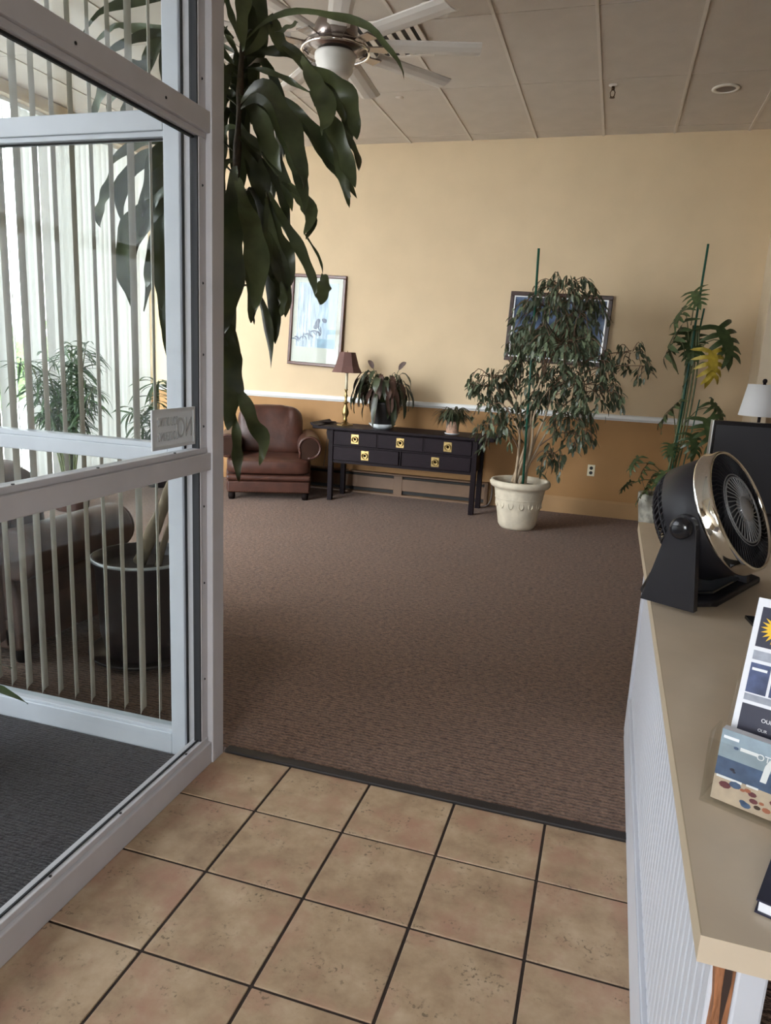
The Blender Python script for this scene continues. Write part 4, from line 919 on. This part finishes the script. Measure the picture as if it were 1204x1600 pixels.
for k in range(9):
    a = random.uniform(0, 6.28); r0 = random.uniform(.02, .12)
    b = Vector((r0*math.cos(a)-.02, r0*math.sin(a)*.6, .40)); tip = Vector((random.uniform(-.16, .32), random.uniform(-.1, .15), random.uniform(1.0, 1.5)))
    pts = [b, b.lerp(tip, .35)+Vector((random.uniform(-.04, .04), 0, .05)), b.lerp(tip, .7)+Vector((random.uniform(-.06, .06), 0, .05)), tip]
    P = crom(pts, 14); trunks.append(P)
    MB().tube(P, [.017-.0009*i for i in range(14)], 7).build('trunk', 'bark', fc, smooth=True)
MB().tube([(.03, -.04, .40), (-.015, -.03, 2.545)], .011, 8).build('stake', 'stake', fc, smooth=True)
tw = MB(); spots = []
for (cx, cz, rx, rz) in FIC:
    n_ = max(20, int(3700*rx*rz))
    c = Vector((cx-FO.x, random.uniform(-.05, .1), cz)); base = min((q for T_ in trunks for q in T_[4:]), key=lambda q: (q-c).length+abs(q.z-c.z+.25)*.6)
    mid = base.lerp(c, .5)+Vector((0, 0, .10))
    tw.tube(crom([base, mid, c+Vector((0, 0, rz*.4))], 10), [.008-.0005*i for i in range(10)], 5)
    nsub = max(3, n_//9)
    for q in range(nsub):
        ang = random.uniform(0, 6.28); rr = math.sqrt(random.random())
        e = c+Vector((rx*rr*math.cos(ang), random.uniform(-.8, .8)*min(rx, .28), rz*rr*math.sin(ang)))
        s0 = c.lerp(e, .15)+Vector((0, 0, rz*.3)); m1 = s0.lerp(e, .6)+Vector((0, 0, .05))
        P = crom([s0, m1, e+Vector((0, 0, -.05))], 7)
        tw.tube(P, [.0035]*7, 4)
        for z in range(9):
            b = P[random.randint(2, 6)]; spots.append((b+Vector((random.uniform(-.03, .03), random.uniform(-.03, .03), random.uniform(-.03, .01))), (e-c)))
tw_o = tw.build('twigs', 'bark_dk', fc, smooth=True); tw_o['kind'] = 'stuff'
flm = [leaf_mb([(0, 0, 0), (.35, 0, .02), (.75, 0, -.03), (1, 0, -.12)], .34, (0, 0, 1), 6, fold=f, wave=.03, base=.12, wide=.4).mesh('leaf', 'leaf_fic', True) for f in (.25, .35, .15)]
spots.sort(key=lambda s_: s_[0].y)
rest = MB(); nobj = 0
for i, (b, dr_) in enumerate(spots):
    L = random.uniform(.055, .095); az = math.atan2(dr_.y, dr_.x)+random.gauss(0, .9); pit = random.uniform(.5, 1.45)
    E_ = Euler((random.uniform(-.9, .9), pit, az))
    if i % max(1, len(spots)//1500) == 0 and nobj < 300 :
        o = link('leaf', flm[i % 3], fc, b, E_); o.scale = (L, L, L); nobj += 1
    else:
        mx = Matrix.Translation(b) @ E_.to_matrix().to_4x4() @ Matrix.Diagonal((L, L, L, 1)); me = flm[i % 3]
        rest.add([mx @ v.co for v in me.vertices], [tuple(p_.vertices) for p_ in me.polygons])
ro = rest.build('foliage', 'leaf_fic', fc, smooth=True); ro['kind'] = 'stuff'

# ---- tall split-leaf philodendron
ph = thing('philodendron', (.50, 7.22, 0), 'tall staked split-leaf philodendron in a mottled grey pot, right corner', 'plant'); PO = Vector((.50, 7.22, 0))
pot(ph, [(.10, 0), (.12, .01), (.155, .30), (.165, .34), (.165, .40), (.15, .40)], 'pot_grey', .148, .36)
random.seed(51)
MB().tube([(.10, -.02, .36), (.13, 0, 1.5), (.158, -.02, 2.64)], .010, 8).build('stake', 'stake', ph, smooth=True)
MB().tube([(.06, .02, .36), (.20, .02, 2.10)], .008, 8).build('stake', 'stake', ph, smooth=True)
MB().tube([(.16, -.05, .36), (.26, -.03, 1.3)], .006, 6).build('stake', 'stake', ph, smooth=True)
for k in range(4):
    o_ = .025*k
    MB().tube(crom([(.05+o_, o_, .36), (.10+o_, -.01, .9), (.12+o_*1.2, .01, 1.5), (.13+o_*.6, 0, 1.95)], 16), .011-.001*k, 7).build('stem', 'stem_g', ph, smooth=True)
def lobed(size, n=5, droop=.25):
    # deeply lobed leaf lying in XY, stalk at origin, tip towards +X
    mb = MB(); vs = []; fs = []
    def lobe(b, ang, L, w):
        dx, dy = math.cos(ang), math.sin(ang)
        leaf_mb([b, b+Vector((dx*L*.5, dy*L*.5, .02*size)), b+Vector((dx*L, dy*L, -droop*L*.6))], w, (0, 0, 1), 6, fold=.12, wave=.05, base=.75, wide=.3, mb=mb)
    lobe(Vector((0, 0, 0)), 0, size, size*.30)
    for i in range(n):
        x = size*(.02+.15*i)
        for s in (-1, 1): lobe(Vector((x, 0, -.01*i*size)), s*R(108-17*i), size*(.55-.035*i), size*.13)
    return mb
lob = [lobed(1.0, 5, d).mesh('leaf', 'leaf_phil', True) for d in (.25, .5, .8)]
loby = lobed(1.0, 5, .9).mesh('leaf', 'leaf_yel', True)
for i, (x, y, z, s) in enumerate(PHIL):
    c = Vector((x, y+random.uniform(-.22, .05), z))-PO; b = Vector((.10+.03*random.random(), 0, max(.40, min(1.95, z-.22))))
    ax = math.atan2(c.y-b.y-.05, c.x-b.x)
    pts = [b, b.lerp(c, .5)+Vector((0, 0, .10)), c]
    MB().tube(crom(pts, 9), .0045, 5).build('stalk', 'stem_g', ph, smooth=True)
    o = link('leaf', loby if i == 5 else lob[i % 3], ph, c, (random.uniform(-.3, .3)+R(20), R(35)+random.uniform(0, .5), ax+random.uniform(-.3, .3))); q = s*1.3
    if i == 5: o.rotation_euler = (0.2, R(75), R(-60))
    o.location = c-o.rotation_euler.to_matrix() @ Vector((q*.35, 0, 0)); o.scale = (q, q, q)

# ================================================================== RECEPTION COUNTER
rc = thing('reception_counter', (.215, .93, 0), 'white beadboard reception counter base with a split near corner', 'counter')
box(.010, .060, .03, 2.17, 0, .885).build('core_wall', 'bead', rc)
npk = 46; y0 = .02; pw = (2.12-.02)/npk
pkm = MB().box(0, .010, .0032, pw-.0032, .175, .884).mesh('plank', 'bead')
for k in range(npk): link('plank', pkm, rc, (0, y0+k*pw, 0), None, bevel=.006)
box(-.012, .006, .02, 2.10, 0, .178).build('baseboard', 'bead', rc, bevel=.003)
box(-.014, -.010, .02, 2.10, .172, .1765).build('cap_bead', 'bead', rc)
box(-.010, .062, 2.12, 2.175, 0, .885).build('corner_trim', 'bead', rc, bevel=.003)
box(.026, .064, -.004, .03, 0, .885).build('end_board', 'bead', rc, bevel=.004)
rw = MB(); 
rw.prism([(.0, 0), (.026, 0), (.026, .885), (.008, .885), (.003, .80), (.0, .76), (.006, .70), (.004, .6), (.0, .55)], .004, .03)
rw.build('split_wood', 'rawwood', rc)
dk = MB(); dk.prism([(.012, .80), (.017, .885), (.023, .885), (.020, .80), (.022, .74), (.017, .66), (.013, .72)], .001, .006); dk.build('splinter_gap', 'darkwood', rc)
box(.45, .56, .20, 2.17, 0, .885).build('inner_cabinet', 'desk', rc)
ctp = thing('countertop', (.161, .785, .885), 'long tan laminate countertop on the white beadboard base', 'countertop')
box(.002, .62, .003, 2.355, 0, .035).build('slab', 'top', ctp)
box(0, .002, .003, 2.355, 0, .035).build('edge_band', 'top_edge', ctp)
box(0, .62, 0, .003, 0, .035).build('edge_band', 'top', ctp)
CT = .9205

# ---- desk fan
ax = Vector((.79, -.42, .45)).normalized(); C = Vector((.300, 2.150, 1.148))
h_ = ax.cross(Vector((0, 0, 1))).normalized(); e1 = Vector((-h_.y, h_.x, 0)); e1 = e1 if e1.dot(ax) > 0 else -e1
df = thing('desk_fan', (C.x, C.y, CT), 'black desk fan with a chrome front ring on the countertop', 'fan')
rotm = Matrix((( *h_.cross(ax), ), ( *h_, ), ( *ax, ))).transposed()   # columns: x', y', z'(axis)
xh = h_.cross(ax).normalized()
RM = Matrix(((xh.x, h_.x, ax.x, 0), (xh.y, h_.y, ax.y, 0), (xh.z, h_.z, ax.z, C.z-CT), (0, 0, 0, 1))) @ Matrix.Translation((0, 0, -.035))
def fpart(nm, mb, mt, smooth=True, par=None):
    mb.v = [RM @ q for q in mb.v]; return mb.build(nm, mt, par or df, smooth=smooth)
RO = .165
fpart('housing_band', MB().lathe([(RO-.006, -.022), (RO, -.018), (RO+.002, .072), (RO, .076), (RO-.006, .076), (RO-.008, -.018)], 64, cap=False), 'black_pl')
cr = MB().lathe([(RO+.004, .074), (RO+.008, .077), (RO+.008, .084), (RO+.004, .088), (RO+.004, .112), (RO+.002, .118), (RO-.004, .120), (RO-.006, .112), (RO-.006, .052)], 72, cap=False)
fpart('chrome_ring', cr, 'chrome')
rear = MB()
for k in range(56):
    a = 2*math.pi*k/56; pts = []
    for (r, z, tw) in ((.160, -.018, 0), (.152, -.045, .10), (.130, -.066, .2), (.085, -.082, .3), (.055, -.086, .35)): pts.append((r*math.cos(a+tw), r*math.sin(a+tw), z))
    rear.tube(crom(pts, 8), .0026, 4, False)
for (r, z) in ((.157, -.032), (.142, -.056), (.108, -.075)): rear.tube([(r*math.cos(R(q)), r*math.sin(R(q)), z) for q in range(0, 361, 10)], .003, 5, False)
fpart('rear_grille', rear, 'black_pl')
fpart('motor_cover', MB().lathe([(0, -.090), (.055, -.088), (.062, -.075), (.06, .02), (.045, .04), (0, .04)], 32), 'black_pl')
bl3 = MB()
for k in range(3):
    a0 = k*2.094; vs = []; fs = []
    for i in range(7):
        for j in range(5):
            r = .05+.108*j/4; a = a0+.95*(i/6)*(.9+.1*j); vs.append((r*math.cos(a), r*math.sin(a), -.015+.055*(i/6)))
    for i in range(6):
        for j in range(4): fs.append((i*5+j, (i+1)*5+j, (i+1)*5+j+1, i*5+j+1))
    b_ = MB().add(vs, fs); fpart('fan_blade', b_, 'black_gl')
fg = MB()
for k in range(34):
    a = 2*math.pi*k/34; fg.tube([(r*math.cos(a+t), r*math.sin(a+t), z) for (r, t, z) in ((.034, 0, .130), (.055, .12, .128), (.092, .30, .122))], .0016, 4, False)
for (r, z, q_) in ((.092, .122, .0024), (.1, .121, .0015)): fg.tube([(r*math.cos(R(q)), r*math.sin(R(q)), z) for q in range(0, 361, 8)], q_, 6, False)
fpart('inner_grille', fg, 'grey_pl')
fg = MB()
for k in range(60):
    a = 2*math.pi*k/60; fg.tube([(r*math.cos(a+t), r*math.sin(a+t), z) for (r, t, z) in ((.092, 0, .120), (.13, .16, .118), (.168, .34, .110))], .0014, 4, False)
fpart('outer_grille', fg, 'black_pl')
fpart('centre_badge', MB().lathe([(.036, .122), (.036, .130), (.030, .136), (0, .139)], 32), 'grey_pl')
def a_w(e, z, dep, par=None):   # arm coordinates: along e1, height, towards viewer
    return Vector((0, 0, 0))+e1*e+h_*dep+Vector((0, 0, z))
zk = C.z-CT
for s in (1, -1):
    poly = [(-.085, .012), (.062, .012), (.040, zk)]+[(.034*math.cos(R(q))+.004, zk+.034*math.sin(R(q))) for q in range(0, 181, 20)]+[(-.034, zk-.01)]
    n = len(poly); d0, d1 = .176*s, .200*s
    vs = [a_w(e, z, d0) for e, z in poly]+[a_w(e, z, d1) for e, z in poly]
    fs = [tuple(range(n))[::-1], tuple(range(n, 2*n))]+[(i, (i+1) % n, n+(i+1) % n, n+i) for i in range(n)]
    arm = MB().add(vs, fs).build('support_arm', 'black_pl', df, bevel=.004)
    kn = MB(); ks = []
    kn.lathe([(.029, 0), (.029, .014), (.024, .022), (.012, .026), (0, .026)], 28)
    mxk = Matrix(((e1.x, 0, h_.x*s, (a_w(.004, zk, d1)).x), (e1.y, 0, h_.y*s, (a_w(.004, zk, d1)).y), (0, 1, 0, zk), (0, 0, 0, 1)))
    kn.v = [mxk @ q for q in kn.v]; kn.build('tilt_knob', 'black_gl', arm, smooth=True)
bp_ = [(.136, 2.105), (.16, 2.055), (.275, 2.030), (.335, 2.060), (.492, 2.372), (.455, 2.42), (.25, 2.45), (.205, 2.42), (.165, 2.27)]
bpl = [(a-C.x, b-C.y) for a, b in bp_]
MB().prism(bpl, 0, .022, 'Z').build('base', 'black_pl', df, bevel=.008, seg=3)
cxm = sum(a for a, b in bpl)/9; cym = sum(b for a, b in bpl)/9
MB().prism([(cxm+(a-cxm)*.80, cym+(b-cym)*.80) for a, b in bpl], .022, .034, 'Z').build('base_deck', 'black_gl', df, bevel=.006)

# ---- brochure holder, flyer, postcards
U = Vector((.91, -.41, 0)).normalized(); P0 = Vector((.203, 1.075, CT)); N = Vector((U.y, -U.x, 0))   # N faces the viewer
def quad(o, u, v, w0, w1, v0, v1, off, th, nm, mt, par, n):
    # thin slab: u width range, v height range, offset along normal n
    vs = [];
    for d in (off, off+th):
        for (a, b) in ((w0, v0), (w1, v0), (w1, v1), (w0, v1)): vs.append(o+u*a+v*b+n*d)
    return MB().add(vs, [(0, 1, 2, 3), (7, 6, 5, 4), (0, 4, 5, 1), (1, 5, 6, 2), (2, 6, 7, 3), (3, 7, 4, 0)]).build(nm, mt, par)
hol = thing('brochure_holder', P0, 'clear acrylic brochure holder near the front of the countertop', 'holder'); Z3 = Vector((0, 0, 1)); O0 = Vector((0, 0, 0))
quad(O0, U, Z3, -.012, .24, 0, .004, -.085, .097, 'base', 'acrylic', hol, N)
quad(O0, U, Z3, -.012, .24, .004, .100, .006, .003, 'front_plate', 'acrylic', hol, N)
quad(O0, U, Z3, -.012, -.009, .004, .11, -.040, .046, 'side_plate', 'acrylic', hol, N)
quad(O0, U, (Z3*.94-N*.34).normalized(), -.012, .24, .004, .20, -.052, .003, 'back_plate', 'acrylic', hol, N)
pc = thing('postcard', P0+Vector((0, 0, .006)), 'beach photo card standing in the front of the brochure holder', 'card')
V = (Z3*.985-N*.10).normalized(); cn = U.cross(V); cn = cn if cn.dot(N) > 0 else -cn
quad(O0, U, V, 0, .20, 0, .108, -.018, .018, 'card_stack', 'paper', pc, cn)
quad(O0, U, V, 0, .20, .066, .108, .0, .0006, 'sky_print', 'print_sky', pc, cn)
quad(O0, U, V, 0, .20, .038, .066, .0, .0006, 'sea_print', 'print_sea', pc, cn)
quad(O0, U, V, 0, .20, 0, .038, .0, .0006, 'sand_print', 'print_sand', pc, cn)
quad(O0, U, V, .003, .038, .035, .0385, .0006, .0003, 'surf_print', 'print_white', pc, cn)
quad(O0, U, V, .044, .060, .036, .039, .0006, .0003, 'surf_print', 'print_white', pc, cn)
for (u0, v0, r, mt) in ((.022, .026, .007, 'print_red'), (.040, .031, .007, 'print_sea'), (.063, .030, .004, 'print_skin'), (.072, .027, .005, 'print_red'), (.076, .018, .005, 'print_red'), (.084, .011, .004, 'darkwood'), (.064, .008, .006, 'print_sea'), (.058, .011, .004, 'print_sea'), (.090, .019, .003, 'print_skin'), (.100, .012, .005, 'print_skin'), (.030, .052, .003, 'navy'), (.034, .049, .002, 'navy'), (.030, .085, .003, 'print_sea'), (.054, .028, .003, 'print_skin'), (.110, .026, .005, 'print_red'), (.12, .014, .006, 'print_sea')):
    vs = [O0+U*(u0*.75+r*math.cos(q*.785)*1.2)+V*(v0+r*.75*math.sin(q*.785))+cn*(.001) for q in range(8)]
    MB().add(vs+[q-cn*.0004 for q in vs], [tuple(range(8)), tuple(range(8, 16))[::-1]]+[(i, (i+1) % 8, 8+(i+1) % 8, 8+i) for i in range(8)]).build('figure_print', mt, pc)
for (u0, v0, r) in ((.014, .097, .007), (.040, .086, .008)): quad(O0, U, V, u0-r*1.5, u0+r*1.5, v0-r*.3, v0+r*.3, .0006, .0003, 'cloud_print', 'print_white', pc, cn)
MB().add([O0+U*a+V*b+cn*.0011 for a, b in ((.060, .050), (.068, .050), (.072, .078), (.068, .086), (.063, .074))]+[O0+U*a+V*b+cn*.0007 for a, b in ((.060, .050), (.068, .050), (.072, .078), (.068, .086), (.063, .074))], [(0, 1, 2, 3, 4), (9, 8, 7, 6, 5)]).build('sail_print', 'print_white', pc)
def card_text(par, body, size, o, u, v, n, nm='lettering', mt='print_white'):
    me = text_mesh(body, size, .0003, nm, mt); q = link(nm, me, par)
    q.matrix_local = Matrix(((u.x, v.x, n.x, o.x), (u.y, v.y, n.y, o.y), (u.z, v.z, n.z, o.z), (0, 0, 0, 1)))
card_text(pc, 'OTT', .013, U*.050+V*.080+cn*.0008, U, V, cn)
# flyer
FP = Vector((.214, 1.092, CT+.007)); FV = Vector((.036, .100, .286)).normalized(); FN = U.cross(FV).normalized(); FN = FN if FN.dot(N) > 0 else -FN; FU = FV.cross(FN).normalized(); FU = FU if FU.dot(U) > 0 else -FU
fl = thing('flyer', FP, 'white-bordered navy flyer with a yellow sun, leaning in the brochure holder', 'flyer'); H = .300
quad(O0, FU, FV, 0, .20, 0, H, 0, .0016, 'card', 'paper', fl, FN)
L0, L1 = .0085, .19
quad(O0, FU, FV, L0, L1, H-.074, H-.013, .0016, .0004, 'navy_panel', 'navy', fl, FN)
quad(O0, FU, FV, L0, L1, H-.094, H-.080, .0016, .0004, 'caption_strip', 'print_grey', fl, FN)
quad(O0, FU, FV, L0, L0+.028, H-.144, H-.099, .0016, .0004, 'photo_panel', 'print_blue', fl, FN)
quad(O0, FU, FV, L0+.032, L1, H-.144, H-.099, .0016, .0004, 'photo_panel', 'print_blue', fl, FN)
quad(O0, FU, FV, L0+.003, L0+.024, H-.110, H-.106, .002, .0004, 'light_streak', 'print_white', fl, FN)
quad(O0, FU, FV, L0, L1, H-.156, H-.146, .0016, .0004, 'caption_strip', 'print_grey', fl, FN)
quad(O0, FU, FV, L0, L1, .01, H-.161, .0016, .0004, 'navy_panel', 'navy', fl, FN)
sc_ = FU*.036+FV*(H-.044); vs = [sc_+FN*.0028]; m2_ = 40
for k in range(m2_):
    r = .025 if k % 2 == 0 else .015; a = 2*math.pi*k/m2_; vs.append(sc_+FU*r*math.cos(a)+FV*r*math.sin(a)+FN*.0024)
MB().add(vs, [(0, 1+k, 1+(k+1) % m2_) for k in range(m2_)]).build('sun_emblem', 'sun', fl)
card_text(fl, 'OUR', .008, FU*.038+FV*(H-.182)+FN*.0021, FU, FV, FN)
card_text(fl, 'OUR', .006, FU*.036+FV*(H-.196)+FN*.0021, FU, FV, FN)
# booklet
bu = Vector((.94, -.34, 0)).normalized(); bv = Vector((.34, .94, 0)).normalized()
bk = thing('booklet', (.226, .846, CT), 'dark navy booklet with white page edges at the near end of the countertop', 'booklet')
quad(O0, bu, bv, .003, .11, .003, .15, .002, .014, 'pages', 'paper', bk, Z3)
quad(O0, bu, bv, 0, .112, 0, .153, .016, .0025, 'cover', 'navy2', bk, Z3)
quad(O0, bu, bv, 0, .112, 0, .153, .0, .002, 'back_cover', 'navy2', bk, Z3)
quad(O0, bu, bv, .036, .07, .018, .026, .0185, .0004, 'cover_mark', 'print_grey', bk, Z3)
# clipboard tray
cb = thing('clipboard', (.392, 2.00, CT), 'thin black board lying on the countertop behind the flyer', 'board')
cu_ = Vector((.98, .06, 0)).normalized(); cv_ = Vector((.14, -.98, 0)).normalized()
quad(O0, cu_, cv_, 0, .20, 0, .26, 0, .008, 'board', 'black_gl', cb, Z3)
quad(O0, cu_, cv_, .030, .19, .008, .25, .008, .001, 'sheet', 'print_grey', cb, Z3)

# ---- monitor
mo = thing('computer_monitor', (.62, 2.90, CT), 'black flat monitor with a thin silver edge standing behind the desk fan', 'monitor', R(3))
box(-.26, .30, -.018, .018, .12, .455).build('casing', 'black_gl', mo, bevel=.004)
box(-.25, .29, -.0195, -.018, .132, .440).build('screen', 'black_pl', mo)
box(-.264, -.260, -.02, .02, .12, .455).build('side_edge', 'silver', mo)
box(-.03, .03, .018, .04, .01, .30).build('neck', 'black_pl', mo, bevel=.004)
MB().lathe([(.12, 0), (.12, .006), (.11, .012), (0, .012)], 28).build('foot', 'black_pl', mo, (.0, .03, 0), smooth=True)
# ---- lamp and cabinet in the office
cbn = thing('office_cabinet', (1.02, 5.62, 0), 'low dark wooden cabinet under the white-shaded lamp', 'cabinet')
box(-.19, .19, -.22, .22, 0, .74).build('body', 'desk', cbn, bevel=.004); box(-.2, .2, -.23, .23, .74, .765).build('top', 'desk', cbn, bevel=.004)
for x in (-.095, .095): d = box(x-.088, x+.088, -.235, -.22, .05, .72).build('door', 'desk', cbn, bevel=.004); box(x-.01, x+.01, -.25, -.235, .40, .46).build('knob', 'brass_dk', d)
ol = thing('office_lamp', (.99, 5.60, .765), 'dark-stemmed lamp with a white shade behind the monitor', 'lamp')
MB().lathe([(.08, 0), (.08, .012), (.03, .03), (.012, .05), (.012, .20), (.03, .24), (.034, .30), (.016, .36), (.010, .42), (.010, .74)], 24).build('stem', 'ebony', ol, smooth=True)
MB().lathe([(.138, .500), (.102, .715), (.099, .715), (.135, .502)], 40, cap=False).build('shade', 'shade_white', ol, smooth=True)
hp = MB()
for k in range(3): a = k*2.094; hp.tube([(0, 0, .700), (.100*math.cos(a), .100*math.sin(a), .708)], .003, 6)
hp.build('spider', 'ebony', ol)
MB().lathe([(0, .715), (.006, .72), (.014, .73), (.016, .742), (.010, .752), (0, .755)], 14).build('finial', 'ebony', ol, smooth=True)
# ---- entrance mat
fmx = thing('entrance_mat', (-2.45, .65, 0), 'charcoal ribbed mat covering the vestibule floor', 'mat')
box(-1.14, 1.075, -1.55, 1.545, 0, .012).build('mat_field', 'mat', fmx, bevel=.004)
